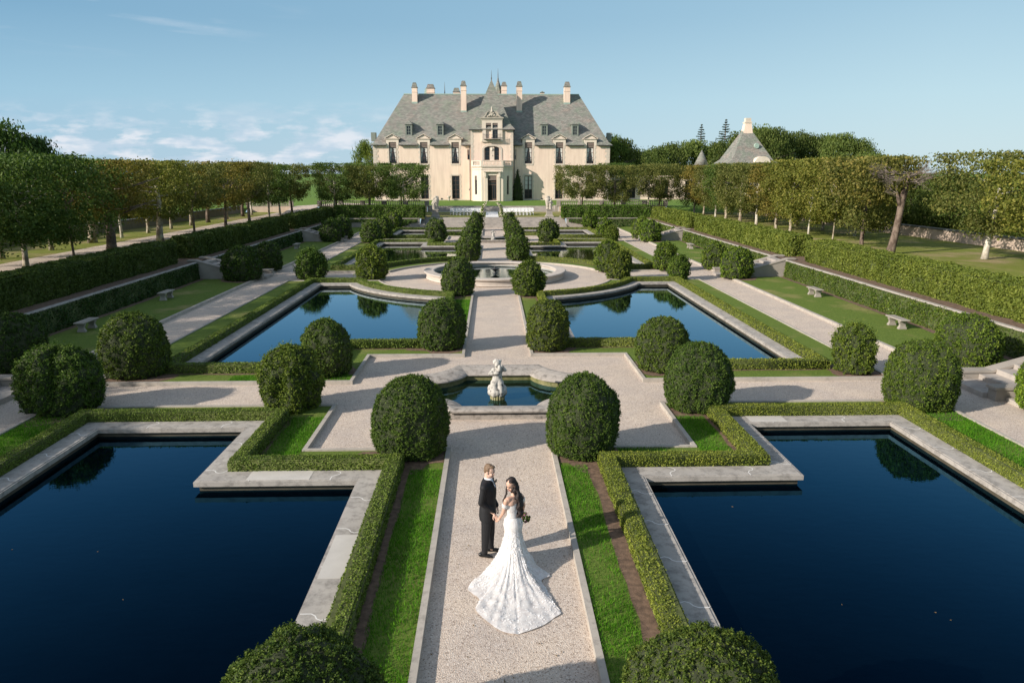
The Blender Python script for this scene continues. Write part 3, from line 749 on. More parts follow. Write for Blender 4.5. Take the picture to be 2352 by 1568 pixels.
# ------------------------------------------------------------------ shaped fountains
def shaped_fountain(cy, zo, lab, dx=0.0):
    def outline(w):
        """w = 0 inner .. 1 outer"""
        a = 1.06 + .36 * w; y1 = 1.70 + .77 * w; xs = 2.10 + .80 * w; ys = .78 + .42 * w
        pts = []
        cxn, cyn = xs + .05 * (1 - w), y1 + .0    # concave quadrant centred at outer corner
        def quad(sx, sy, rev):
            q = []
            for i in range(7):
                u = i / 6
                # bezier from (a,y1) to (xs,ys) bowed inwards
                bx = (1 - u) ** 2 * a + 2 * u * (1 - u) * (a + .28 * (xs - a)) + u * u * xs
                by = (1 - u) ** 2 * y1 + 2 * u * (1 - u) * (ys + .12 * (y1 - ys)) + u * u * ys
                q.append((sx * bx, sy * by))
            return list(reversed(q)) if rev else q
        pts = quad(1, -1, False) + quad(1, 1, True) + quad(-1, 1, False) + quad(-1, -1, True)
        return [(dx + x, cy + y) for x, y in pts]
    t = thing('shaped_fountain', lab, 'fountain', (dx, cy, 0))
    prof = [(.88, 0), (.90, .14), (.82, .15), (.85, .19), (1.0, .22), (1.02, .27), (.97, .31), (.8, .325), (.45, .29), (.1, .21), (0, .17), (-.02, .13), (.10, .11), (.10, -.35)]
    m = MB(); rings = []
    for w, z in prof: rings.append([(x, y, z) for x, y in outline(w)])
    m.loft(rings, cap=False); m.build('rim', 'fountain_stone', t)
    m = MB(); m.plate(outline(.12), [], 0, -.35, top_only=True)
    q = outline(.09); n = len(q); m.add([(x, y, .10) for x, y in q] + [(x, y, -.35) for x, y in q], [(i, (i + 1) % n, n + (i + 1) % n, n + i) for i in range(n)])
    m.build('basin', 'fountain_basin', t)
    w_ = MB(); w_.plate(outline(.14), [], 0, -.055, top_only=True); struct(w_, 'water', 'water_fountain')
shaped_fountain(C1, 0, 'stone fountain basin with inward curved corners holding the near child statue')
shaped_fountain(C2, 0, 'distant low stone fountain basin on the path below the wide steps')
# ================================================================== TOPIARY
def dome(r, h, seed, amp, n=40, k=26, lean=0.0, xs=1.0, ys=1.0, ridge=.6):
    m = MB(); rings = []
    for i in range(k + 1):
        t = i / k
        z = h * (.02 + .98 * math.sin(t * math.pi / 2) ** 1.0)
        zz = (z / h)
        base = .84 + .16 * math.sin(min(1, zz / .36) * math.pi / 2) if zz < .36 else (max(0, 1 - ((zz - .36) / .64) ** 2.55)) ** .5
        ring = []
        for j in range(n):
            a = 2 * math.pi * j / n; ca, sa = math.cos(a), math.sin(a)
            q = (ca * r * 1.0 + seed, sa * r, z * .42 - seed)
            d = fbm(q, 1.9, seed) + .55 * fbm(q, 4.6, seed)
            cl = 1 - abs(fbm((ca * r * 1.0, sa * r, z * .28), 3.6, seed + 5)) * 3.0
            d -= ridge * 2.0 * max(0, cl - .55)
            rr = base * r * (1 + amp * d)
            zt = z + (amp * .5 * d * r if zz > .6 else 0)
            ring.append((rr * ca * xs + lean * zz, rr * sa * ys, zt))
        rings.append(ring)
    return m.loft(rings)
BUSH = 0
def bush(x, y, r, h, label, kind='dome', col=(1, 1, 1), z=.085, xs=1.0, ys=1.0, seed=None):
    global BUSH
    BUSH += 1; seed = BUSH * 3.17 if seed is None else seed
    mulch_patch(x, y, r, BUSH * 1.7)
    d = math.hypot(x, y)
    s = max(.029, .0021 * d)
    dens = 5.2 / s ** 2
    xs *= 1 + .05 * math.sin(seed * 5.3); ys *= 1 + .05 * math.cos(seed * 3.7)
    r = r / max(xs, 1) * .95
    if kind == 'dome': m = dome(r, h - .03, seed, .12, xs=xs, ys=ys); out, tilt = s * 1.0, 1.0
    else: kl = .80 if kind == 'loose' else .96; m = dome(r * kl, (h - .1) * (.86 if kind == 'loose' else 1), seed, .26, xs=xs, ys=ys, ridge=.9); out, tilt = s * 1.9, 1.1
    P, Nn = sample(m, dens)
    k = Nn[:, 2] > -.7; P, Nn = P[k], Nn[k]
    P = P + Nn * (rng.uniform(-.5, .5, len(P)) * s * .8)[:, None]
    shrink = .6 * s
    # tufts of young shoots with dark hollows between them
    C_, CN = sample(m, .30 / s ** 2); kk = CN[:, 2] > -.65; C_, CN = C_[kk], CN[kk]
    lift = np.array([fbm(p, 5.0, seed) for p in C_]); sel = lift > -.30; C_, CN, lift = C_[sel], CN[sel], lift[sel]
    nt = 17; up = np.array([0, 0, .35])
    d_ = CN + up; d_ /= np.linalg.norm(d_, axis=1)[:, None]
    hgt = (rng.uniform(.6, 1.5, len(C_)) + 1.1 * lift) * s * (1.35 if kind != 'dome' else (1.2 if d < 20 else .85))
    u_ = rng.uniform(0, 1, (len(C_), nt)); TP = C_[:, None, :] + d_[:, None, :] * (u_ * hgt[:, None])[:, :, None] + rng.normal(size=(len(C_), nt, 3)) * s * .42
    TP = TP.reshape(-1, 3); TN = np.repeat(d_, nt, 0)
    P = np.concatenate([P[rng.uniform(size=len(P)) < .6], TP]); Nn = np.concatenate([Nn[:0], np.zeros((0, 3))]) if False else None
    Nn = np.concatenate([np.tile([0, 0, .3], (len(P) - len(TP), 1)) + rng.normal(size=(len(P) - len(TP), 3)) * .6, TN])
    parts = [(m.v, m.f, 1), (leaves_arrays(P, Nn, s, tilt, .55), None, 0)]
    if kind != 'dome':          # stray shoots
        q, qn = sample(m, 60 if kind == 'loose' else 44); kk = qn[:, 2] > -.1; q, qn = q[kk], qn[kk]
        L_ = []
        for p, nn in zip(q, qn):
            dirv = nn * .7 + np.array([0, 0, .9]) + rng.normal(size=3) * .25; dirv /= np.linalg.norm(dirv)
            ln = rng.uniform(.08, .42 if kind == 'loose' else .24) * r; c = 9
            pts = p + dirv * np.linspace(0, ln, c)[:, None] + rng.normal(size=(c, 3)) * s * .35
            L_.append(leaves_arrays(pts, np.tile(nn, (c, 1)), s * .95, 1.2, .5))
        parts.append((np.concatenate(L_), None, 0))
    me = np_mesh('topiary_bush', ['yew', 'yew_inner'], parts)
    o = bpy.data.objects.new('topiary_bush' if kind == 'dome' else 'shaggy_bush', me); COL.objects.link(o)
    o.location = (x, y, z); o['label'] = label; o['category'] = 'bush'; o['group'] = 'clipped and shaggy yew bushes of the parterre'
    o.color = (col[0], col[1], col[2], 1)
    return o
def in_poly(x, y, q):
    c = False; n = len(q)
    for i in range(n):
        (x0, y0), (x1, y1) = q[i], q[(i + 1) % n]
        if (y0 > y) != (y1 > y) and x < (x1 - x0) * (y - y0) / (y1 - y0) + x0: c = not c
    return c
BEDS = [offset(B, -.12) for _, P, B, _w in POOLS] + [[(OX1 + .05, y0), (19.2, y0), (19.2, y1), (OX1 + .05, y1)] for y0, y1 in ((-30, C1 - 1.25), (C1 + 1.25, CR - 1.35), (CR + 1.35, C2 - 1.35), (C2 + 1.35, 92.2))]
HOLES = [offset(P, CW + .1) for _, P, B, _w in POOLS]
mulch = MB()
def mulch_patch(x, y, r, seed):
    ax = abs(x); sg = 1 if x > 0 else -1
    ok = lambda a, b: any(in_poly(a, b, q) for q in BEDS) and not any(in_poly(a, b, q) for q in HOLES)
    if not ok(ax, y): return
    pts = []
    for i in range(36):
        a = i * math.pi / 18; R1 = r * (1.22 + .5 * fbm((math.cos(a) + seed, math.sin(a), 0), 1.6)); k = 1.0
        while k > .02 and not ok(ax + math.cos(a) * R1 * k, y + math.sin(a) * R1 * k): k -= .02
        pts.append((ax + math.cos(a) * R1 * k, y + math.sin(a) * R1 * k))
    z = .091 if ax < OX1 else .104
    vs = [(sg * px_, py_, z) for px_, py_ in pts] + [(x, y, z)]
    mulch.add(vs, [(i, (i + 1) % 36, 36) if sg == 1 else ((i + 1) % 36, i, 36) for i in range(36)])
D1 = (1, 1, 1); LT = (1.35, 1.25, 1.1); YG = (1.7, 1.55, 1.0); DK = (.75, .85, .8); OL = (1.35, 1.15, .95)
bush(-2.26, 6.50, 1.00, 2.06, 'big clipped yew dome cut by the bottom edge left of the central path', col=(.95, .95, .95), ys=1.0)
bush(2.02, 6.45, .98, 2.04, 'big clipped yew dome cut by the bottom edge right of the central path', col=(1.05, .98, .95))
bush(-2.22, 16.75, .95, 1.95, 'clipped yew dome left of the near fountain, behind the groom', col=(1.0, 1.05, 1))
bush(2.02, 16.70, .95, 1.99, 'clipped yew dome right of the near fountain, behind the bride', col=(1.0, 1.05, 1))
bush(-6.08, 20.40, .98, 1.90, 'fluffy olive bush on the near side of the left cross path', 'shaggy', (1.5, 1.35, 1.1))
bush(5.80, 20.05, .98, 1.95, 'clipped dark dome on the near side of the right cross path, casting an oval shadow', col=(.95, 1, 1))
bush(-5.87, 24.05, .90, 1.90, 'dark green bush behind the fluffy olive one by the left blue pool', 'dome', (1.05, 1.05, 1))
bush(5.78, 24.30, .94, 1.86, 'rounded bush behind the dark dome, at the front of the right blue pool', 'dome', (1.15, 1.1, 1))
bush(-2.20, 27.75, .96, 1.92, 'smooth clipped dome left of the path between the two fountains', col=(1.0, 1.05, 1))
bush(1.98, 27.45, .94, 1.90, 'smooth brownish clipped dome right of the path between the two fountains', col=(1.35, 1.15, 1))
bush(-12.65, 20.35, 1.13, 1.92, 'dark uneven bush at the outer corner of the front left pool', 'shaggy', (.95, 1.05, .95))
bush(-12.40, 24.10, 1.15, 2.12, 'tall clipped dome at the left, where the shaded side gravel walk begins', col=(1.15, 1.1, 1))
bush(12.48, 20.05, 1.07, 1.93, 'full rounded bush at the outer corner of the front right pool', col=(1.25, 1.2, 1))
bush(12.35, 23.75, .86, 2.0, 'loose ragged bush with bare tips beside the right gravel walk', 'loose', (1.5, 1.35, 1.2))
bush(16.72, 24.45, 1.08, 1.85, 'rounded bush on the right lawn behind the near side steps', col=(1.35, 1.3, 1))
bush(-16.65, 24.45, 1.12, 2.05, 'nearly black shaded bush at the left frame edge beside the side steps', col=(.6, .7, .7))  # shade put into the dark tint
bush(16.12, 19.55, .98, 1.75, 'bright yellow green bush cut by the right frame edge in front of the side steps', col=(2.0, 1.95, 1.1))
bush(-16.4, 19.2, 1.0, 1.9, 'shaded bush outside the left frame edge before the side steps', col=(.7, .8, .7))  # darker tint paints the shade here too
bush(-2.10, 40.45, 1.0, 2.05, 'clipped egg shaped dome left of the path, hiding the edge of the round fountain')
bush(1.90, 40.25, .86, 1.92, 'scruffy bush right of the path before the round fountain', 'shaggy', (1.3, 1.2, 1.05))
bush(-8.06, 46.9, 1.05, 2.15, 'tall wispy olive bush at the left edge of the round gravel circle', 'shaggy', (1.6, 1.4, 1.15))
bush(7.95, 50.4, .95, 2.08, 'neat rounded bush at the right back edge of the round gravel circle', col=(1.4, 1.3, 1))
bush(8.10, 46.5, .86, 1.9, 'bush with a dry brown top at the right edge of the round gravel circle', 'shaggy', (1.5, 1.25, 1.15))
bush(12.15, 50.8, .84, 1.92, 'bushy shrub beside the right gravel walk behind the ragged one', 'shaggy', (1.35, 1.3, 1))
bush(11.95, 46.2, .86, 1.75, 'ragged shrub with bare twigs between gravel walk and right blue pool', 'loose', (1.2, 1.2, 1))
bush(15.85, 51.25, .95, 1.85, 'rounded bush behind the smooth one at the middle right side steps', col=(1.4, 1.3, 1))
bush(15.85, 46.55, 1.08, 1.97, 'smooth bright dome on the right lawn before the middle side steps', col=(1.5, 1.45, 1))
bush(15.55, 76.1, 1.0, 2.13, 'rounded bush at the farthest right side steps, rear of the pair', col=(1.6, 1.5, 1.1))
bush(15.80, 72.6, 1.08, 2.06, 'smooth dome at the farthest right side steps, front of the pair', col=(1.4, 1.4, 1))
bush(11.95, 89.9, .85, 1.97, 'loose shrub in the far right corner by the end wall', 'shaggy', (1.3, 1.3, 1))
bush(11.88, 77.3, .80, 1.95, 'rounded bush by the far end of the right gravel walk', col=(1.5, 1.45, 1))
bush(11.93, 72.8, .80, 1.72, 'dry ragged bush before the rounded one at the far right walk', 'loose', (1.5, 1.3, 1.2))
bush(5.47, 72.5, 1.05, 2.15, 'isolated clipped dome beyond the far right pool notch', col=(1.05, 1.0, 1))
bush(-5.77, 73.2, 1.05, 2.2, 'isolated clipped dome beyond the far left pool notch', col=(1.0, 1.0, 1))
o4 = ['nearest', 'second', 'third', 'farthest']
for i, (y, r, h) in enumerate(((56.8, .90, 1.95), (65.0, .82, 2.2), (74.0, .74, 2.2), (87.5, .75, 2.1))):
    bush(1.90, y, r, h, '%s of the four overlapping domes right of the path behind the round fountain' % o4[i], 'shaggy' if i == 0 else 'dome', (1.05, 1.05, 1))
    bush(-2.08, y, r * 1.05, h, '%s of the four overlapping domes left of the path behind the round fountain' % o4[i], 'dome', (1.05, 1.05, 1))
bush(-12.12, 47.4, 1.2, 2.1, 'wide shaggy bush with pale twigs beside the left gravel walk', 'loose', (.95, 1.05, 1))
bush(-12.18, 72.4, 1.06, 2.1, 'rounded bush by the far left gravel walk, front of the pair', col=(1.1, 1.1, 1))
bush(-11.6, 76.5, .92, 2.2, 'rounded bush by the far left gravel walk, rear of the pair', 'dome', (1.2, 1.15, 1))
bush(-12.21, 90.4, .97, 1.97, 'bright small dome in the far left corner by the end wall', col=(1.4, 1.35, 1))
bush(-16.3, 73.2, 1.2, 2.2, 'shaded dome at the farthest left side steps, front of the pair', col=(.8, .9, .8))  # this pair: shade painted in through the tint
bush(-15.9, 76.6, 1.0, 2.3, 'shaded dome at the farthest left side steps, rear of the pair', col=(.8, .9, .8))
bush(-16.3, 46.55, 1.25, 2.12, 'black looking dome in shade before the middle left side steps', col=(.65, .75, .7))  # both middle left domes darkened by tint, shade painted in
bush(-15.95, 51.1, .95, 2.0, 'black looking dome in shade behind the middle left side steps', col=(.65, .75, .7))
for sg in (1, -1):
    for y0, y1 in ((C1 + 1.3, CR - 1.4), (CR + 1.4, C2 - 1.4), (C2 + 1.4, 92.2)):
        n = int((y1 - y0) / .6); vs = []
        for i in range(n + 1): yy = y0 + (y1 - y0) * i / n; vs += [(sg * 19.2, yy, .105), (sg * (18.78 + .12 * fbm((yy, sg, 0), 1.3)), yy, .105)]
        mulch.add(vs, [((2 * i, 2 * i + 2, 2 * i + 3, 2 * i + 1) if sg == 1 else (2 * i + 1, 2 * i + 3, 2 * i + 2, 2 * i)) for i in range(n)])
struct(mulch, 'soil_mulch', 'soil')
# ================================================================== TREES
def crown_parts(hx, hy, z0, z1, nclump, nleaf, size, seed, flat=True, clump=.42, droop=.3, hollow=.0):
    r2 = np.random.default_rng(seed); P = []; NN = []
    for i in range(nclump):
        u = r2.uniform(-1, 1, 3)
        if r2.uniform() < .72:
            ax = r2.choice(3, p=[.3, .3, .4]); u[ax] = np.sign(u[ax]) * r2.uniform(.82, 1)
        t = (u[2] + 1) / 2
        sh = min(1, .62 + 1.1 * t) if flat else math.sqrt(max(0.02, 1 - u[2] ** 2)) * 1.05
        if flat:
            rad = math.hypot(u[0], u[1]);
            if rad > 1.18: u[:2] *= 1.18 / rad
        else:
            rad = math.hypot(u[0], u[1])
            if rad > 1: u[:2] /= rad
        c = np.array([u[0] * hx * sh, u[1] * hy * sh, z0 + (z1 - z0) * t])
        if flat: c[2] += (r2.uniform(-.55, .25) * (1 - t) ** 2)
        k = int(nleaf * r2.uniform(.5, 1.3)); cs = clump * r2.uniform(.6, 1.25)
        p = c + np.clip(r2.normal(size=(k, 3)), -1.7, 1.7) * np.array([cs, cs, cs * .72])
        if flat: p[:, 2] = np.minimum(p[:, 2], z1 + r2.exponential(.07, k))
        P.append(p); nn = (p - c) / cs + np.array([0, 0, .5]); NN.append(nn / (np.linalg.norm(nn, axis=1)[:, None] + 1e-6))
    P = np.concatenate(P); NN = np.concatenate(NN)
    return leaves_arrays(P, NN, size, .7, .75, .4, droop * .3)
def trunk_mb(h, r, seed, lean=0.0, n=9, limbs=6, top=6.0, spread=1.8, low=.55, k_=1.0):
    r2 = random.Random(seed); m = MB(); pts = []; rad = []
    for i in range(9):
        t = i / 8; pts.append((lean * t * h + .06 * math.sin(t * 5 + seed), .05 * math.cos(t * 4 + seed), h * t)); rad.append(r * (1.28 - .2 * min(1, t * 8) - .55 * t))
    m.tube(pts, rad, n)
    for k in range(limbs):
        t = low + (1 - low) * (k + .5) / limbs; b = Vector((lean * t * h, 0, h * t)); a = r2.uniform(0, 6.28) + k * 2.4
        ln = spread * r2.uniform(.7, 1.15); z_ = r2.uniform(.2, .9) * k_
        p1 = b + Vector((math.cos(a) * ln * .45, math.sin(a) * ln * .45, z_ * .25)); p2 = b + Vector((math.cos(a + .3) * ln, math.sin(a + .3) * ln, z_ + .3 * k_))
        m.tube([b, p1, p2], [r * .42, r * .3, r * .1], 6)
        for q in range(2):
            a2 = a + r2.uniform(-1.1, 1.1); p3 = p1 + Vector((math.cos(a2) * .8, math.sin(a2) * .8, r2.uniform(.1, .7))) * k_; m.tube([p1, p3], [r * .2, r * .06], 5)
    return m
CROWNS = [np_mesh('crown', ['plane_leaf'], [(crown_parts(2.55, 2.55, z0, 6.5, 135, 112, .145, 50 + i, clump=.40), None, 0)]) for i, z0 in enumerate((1.9, 2.2, 1.6, 2.4))]
CROWNS_HI = [np_mesh('crown', ['plane_leaf'], [(crown_parts(2.55, 2.55, z0, 6.5, 112, 108, .145, 60 + i, clump=.38), None, 0)]) for i, z0 in enumerate((2.7, 3.1, 2.4, 3.3))]
CROWN_SPARSE = np_mesh('crown', ['plane_leaf'], [(crown_parts(2.5, 2.5, 4.0, 6.5, 95, 40, .18, 77), None, 0)])
TRUNKS = {}
def trunk_mesh(bark, v):
    if (bark, v) not in TRUNKS: TRUNKS[bark, v] = trunk_mb(4.6, .17, v * 3 + 1, lean=[0, .01, -.012][v % 3]).mesh('trunk', bark, True)
    return TRUNKS[bark, v]
TC = {'green': (.72, 1.0, .75), 'olive': (1.0, 1.0, .9), 'bronze': (1.45, 1.12, .85), 'yellow': (1.3, 1.25, .85), 'deep': (.5, .78, .55)}
def plane(x, y, label, tint='olive', bark='bark_pale', thick=1.0, v=0, rot=0.0, group='', sx=1.0, sy=1.0, zs=1.0, crown=None):
    t = thing('plane_tree', label, 'tree', (x, y, WZ), rot, group, local=True)
    c = bpy.data.objects.new('crown', crown or CROWNS[v % 4]); COL.objects.link(c); zs = zs * (1 + .035 * math.sin(x * 3.1 + y * 7.7)); c.parent = t; c.scale = (sx, sy, zs)
    k = TC[tint]; c.color = (k[0], k[1], k[2], 1)
    c['_w'] = [0, 0, 0]
    tr = bpy.data.objects.new('trunk', trunk_mesh(bark, v % 3)); COL.objects.link(tr); tr.parent = t; tr.scale = (thick, thick, 1)
    return t
ordn = ['first', 'second', 'third', 'fourth', 'fifth', 'sixth', 'seventh', 'eighth', 'ninth', 'tenth', 'eleventh', 'twelfth', 'thirteenth', 'fourteenth', 'fifteenth', 'sixteenth', 'seventeenth', 'eighteenth', 'nineteenth', 'twentieth']
G = {'LI': 'clipped plane trees lining the left terrace walk', 'LO': 'clipped plane trees in the outer left row', 'RI': 'clipped plane trees along the right terrace', 'RO': 'clipped plane trees in the outer right row', 'B': 'clipped plane trees before the castle'}
LI = [(101.8, 'olive', 'bark_brown', .9), (96.2, 'olive', 'bark_pale', .8), (91.6, 'green', 'bark_pale', .8), (84.0, 'olive', 'bark_brown', 1), (76.6, 'bronze', 'bark_brown', .9), (68.3, 'olive', 'bark_brown', .6), (61.4, 'yellow', 'bark_pale', 1.6), (53.3, 'bronze', 'bark_brown', 2.0), (48.4, 'green', 'bark_brown', .45), (43.4, 'deep', 'bark_pale', .95), (38.0, 'green', 'bark_pale', 1), (32.5, 'deep', 'bark_pale', 1), (27, 'green', 'bark_pale', 1), (21.5, 'green', 'bark_pale', 1), (16, 'green', 'bark_pale', 1), (10.5, 'green', 'bark_pale', 1), (5, 'green', 'bark_pale', 1)]
for i, (y, tn, bk, th) in enumerate(LI):
    plane(-27.9, y, '%s tree from the castle in the inner row of the left terrace' % ordn[i], tn, bk, th, i, i * 1.5708, G['LI'], 1.03 if i < 9 else 1.12, 1.03 if i < 9 else 1.12, zs=1.0, crown=CROWNS_HI[i % 4] if i < 8 else CROWNS[i % 4])
LO = [(101.5, 'olive', 'bark_white', .8), (98, 'green', 'bark_brown', 1.2), (92, 'olive', 'bark_pale', 1), (86, 'bronze', 'bark_brown', 1.3), (81, 'green', 'bark_pale', 1), (76, 'olive', 'bark_pale', .8), (70.8, 'yellow', 'bark_pale', .9), (65.6, 'bronze', 'bark_white', .7), (60.8, 'olive', 'bark_pale', 1.9), (55, 'green', 'bark_pale', .9), (49.5, 'green', 'bark_pale', 1), (44, 'deep', 'bark_pale', 1), (38, 'deep', 'bark_pale', 1), (32, 'deep', 'bark_pale', 1)]
for i, (y, tn, bk, th) in enumerate(LO):
    plane(-33.3, y, '%s tree from the castle in the outer row of the left terrace, beyond the walk' % ordn[i], tn, bk, th, i + 1, i * 1.5708 + 1.57, G['LO'], .98, 1.0, zs=.99, crown=CROWNS_HI[(i + 2) % 4])
RI = [(103.5, 'olive', 'bark_white', .75), (98.6, 'bronze', 'bark_pale', .7), (93.4, 'olive', 'bark_white', .8), (89.2, 'green', 'bark_pale', 1), (84.0, 'olive', 'bark_pale', 1.1), (78.7, 'olive', 'bark_white', .95), (73.0, 'bronze', 'bark_pale', .9), (69.5, 'yellow', 'bark_pale', .8), (65.3, 'yellow', 'bark_white', .5), (60.5, 'yellow', 'bark_pale', .35), (55.6, 'olive', 'bark_brown', .85)]
for i, (y, tn, bk, th) in enumerate(RI):
    plane(28.7, y, '%s tree from the castle in the inner row of the right terrace' % ordn[i], tn, bk, th, i + 2, i * 1.5708, G['RI'], 1.0, .94)
RO = [(103, 'olive', 'bark_pale', .9), (97.4, 'green', 'bark_white', .9), (91, 'olive', 'bark_pale', 1), (85, 'green', 'bark_pale', 1), (78.5, 'olive', 'bark_pale', 1), (72, 'bronze', 'bark_pale', .8), (65.6, 'olive', 'bark_white', .6)]
for i, (y, tn, bk, th) in enumerate(RO):
    plane(33.1, y, '%s tree from the castle in the outer row of the right terrace' % ordn[i], tn, bk, th, i, i * 1.5708 + .8, G['RO'], 1.0, 1.0)
TRUNKS['bark_white', 9] = trunk_mb(4.9, .19, 5, lean=.05, limbs=3, spread=1.0, low=.72).mesh('trunk', 'bark_white', True)
bt_ = plane(32.9, 47.3, 'large white trunked plane tree with a full crown at the right frame edge', 'olive', 'bark_white', 1.0, 0, 0, None, 1.08, 1.2, 1.02, crown=CROWNS[1])
[c for c in bt_.children if c.name.startswith('trunk')][0].data = TRUNKS['bark_white', 9]
plane(31.9, 41.6, 'plane tree whose crown fills the right frame edge behind the white trunk', 'yellow', 'bark_white', 1.1, 3, 0, None, 1.0, 1.0, 1.0, crown=CROWNS_HI[1])
# rows across the garden end
for i, (x, y, tn, sx) in enumerate(((-12.0, 98.6, 'green', 1.2), (-16.6, 98.6, 'olive', 1.0), (-21.2, 98.4, 'green', 1.0), (-12.9, 103.4, 'deep', 1.0), (-17.3, 103.4, 'green', 1.0), (-22, 103.2, 'olive', 1.0))):
    plane(x, y, '%s tree left of the castle axis, %s row before the balustrade' % (['innermost', 'middle', 'outer'][i % 3], 'front' if i < 3 else 'rear'), tn, 'bark_brown' if i % 2 else 'bark_pale', .8, i, i * 1.57, G['B'], sx, 1.0, 1.02, crown=CROWNS_HI[i % 4])
for i, (x, y, tn, sx) in enumerate(((11.7, 98.6, 'olive', 1.2), (16.4, 98.6, 'olive', .9), (21.0, 98.4, 'olive', .85), (12.6, 103.4, 'green', .9), (17.2, 103.4, 'deep', .8), (23.6, 103.2, 'olive', .85))):
    plane(x, y, '%s tree right of the castle axis, %s row before the balustrade' % (['innermost', 'middle', 'outer'][i % 3], 'front' if i < 3 else 'rear'), tn, 'bark_brown' if i % 2 else 'bark_pale', .75, i + 1, i * 1.57, G['B'], sx, .9, 1.02, crown=CROWNS_HI[(i + 1) % 4])
# leaning, half dead tree on the right
t = thing('dead_plane_tree', 'leaning thick trunked tree with a bare grey twiggy top on the right terrace', 'tree', (28.3, 50.8, WZ), 0)
m = MB(); r2 = random.Random(4); X0, Y0 = 28.3, 50.8
pts = [(X0, Y0, WZ), (X0 + .10, Y0, WZ + .5), (X0 + .26, Y0, WZ + 1.6), (X0 + .38, Y0, WZ + 2.9), (X0 + .42, Y0, WZ + 3.8), (X0 + .62, Y0, WZ + 4.8), (X0 + .66, Y0, WZ + 5.7)]
m.tube(pts, [.36, .28, .24, .22, .24, .19, .15], 12)
m.tube([(X0 + .42, Y0, WZ + 3.3), (X0 + .10, Y0 - .1, WZ + 3.85), (X0 - .05, Y0 - .1, WZ + 4.3)], [.2, .13, .07], 8)
m.build('trunk', 'bark_brown', t, True)
tw = MB()
def twig(p, d, ln, r, lev):
    p2 = p + d * ln; tw.tube([p, p + d * ln * .5 + Vector((0, 0, -.02 * ln)), p2], [r, r * .75, r * .4], 4, False)
    if lev == 0: return
    for k in range(4 if lev > 1 else 5):
        d2 = (d + Vector((r2.uniform(-1, 1), r2.uniform(-1, 1), r2.uniform(-.35, .6))) * .85).normalized()
        twig(p + d * ln * r2.uniform(.4, 1), d2, ln * .62, r * .5, lev - 1)
for k in range(15):
    a = k * 2.39; twig(Vector((X0 + .62, Y0, WZ + 4.9 + .055 * k)), Vector((math.cos(a) * (1 + .6 * (math.cos(a) < 0)), math.sin(a), r2.uniform(.0, .35))).normalized(), 1.15 if math.cos(a) > 0 else 1.5, .05, 3)
for k in range(4): twig(Vector((X0 + .0, Y0 - .1, WZ + 4.0 + .1 * k)), Vector((-.8, r2.uniform(-.5, .5), .35 + .15 * k)).normalized(), .7, .035, 2)
tw.build('twigs', 'twig', t)
c = bpy.data.objects.new('crown', CROWN_SPARSE); COL.objects.link(c); c.parent = t; c.location = (-1.2, 2.2, .15); c.color = (1.3, 1.1, .9, 1)
c = bpy.data.objects.new('crown', CROWN_SPARSE); COL.objects.link(c); c.parent = t; c.location = (.1, 1.3, .2); c.rotation_euler = (0, 0, 2); c.scale = (.7, .6, 1); c.color = (1.2, 1.1, .9, 1)
# woods behind the walls and on the skyline
WOOD = [np_mesh('crown', ['wood_leaf'], [(crown_parts(1, 1, .15, 1.0, 230, 70, .05, 90 + i, flat=False, clump=.12), None, 0)]) for i in range(4)]
WTR = trunk_mb(.7, .03, 8, limbs=7, spread=.4, low=.35, k_=.12).mesh('trunk', 'bark_brown', True)
WOODN = 0
def wood(x, y, z, r, h, label, col=(1, 1, 1), group='trees beyond the garden walls', name='leafy_tree'):
    global WOODN
    WOODN += 1
    t = thing(name, label, 'tree', (x, y, z), WOODN * 1.3, group, local=True)
    c = bpy.data.objects.new('crown', WOOD[WOODN % 4]); COL.objects.link(c); c.parent = t; c.scale = (r, r, h); c.color = (col[0], col[1], col[2], 1)
    q = bpy.data.objects.new('trunk', WTR); COL.objects.link(q); q.parent = t; q.scale = (h, h, h)
def pxX(px, Y): return -0.19 + Y * math.tan(math.atan((px - 1176) / F_PX * math.cos(PITCH)) + YAW)
def pxZ(py, Y): return 6.8 - (py - 397) / F_PX * Y * 1.0
sk = [(1415, 322, 150, .8), (1455, 345, 170, .8), (1500, 340, 185, 1.0), (1545, 330, 190, 1.0), (1590, 326, 190, 1.0), (1640, 330, 195, .9), (1690, 308, 185, .9), (1735, 292, 190, .9), (1765, 300, 180, .75), (1800, 308, 185, .8), (1840, 306, 190, .9), (1880, 312, 190, .9), (1925, 312, 180, 1.1), (1965, 322, 178, 1.1), (2000, 352, 170, 1.0)]
for i, (px, py, Y, k) in enumerate(sk):
    z = 2.1 + (pxZ(py, Y) - 2.1) * .87; g = (.75 + .5 * ((i * 37) % 10) / 10) * k
    wood(pxX(px, Y), Y, 2.1, 5.2 if i not in (6, 7) else 6, z - 2.1, '%s tree crown from the left on the skyline right of the castle' % ordn[i], (g, g, g), 'skyline trees right of the castle')
wood(-58.6, 88, 2.0, 5.6, 9.6, 'big dark tree rising above the clipped row at the left frame edge', (.55, .7, .65))
wood(-54.8, 90, 2.0, 3.0, 7.9, 'smaller dark crown just right of the big dark tree at the left edge', (.5, .65, .6))
wood(pxX(838, 140), 142, 2.1, 2.6, 9.3, 'light green tree peeking out beside the left end of the castle', (1.2, 1.2, 1.0))
wood(pxX(1418, 140), 146, 2.1, 3.6, 10.4, 'green tree peeking out beside the right end of the castle', (.9, 1, .8))
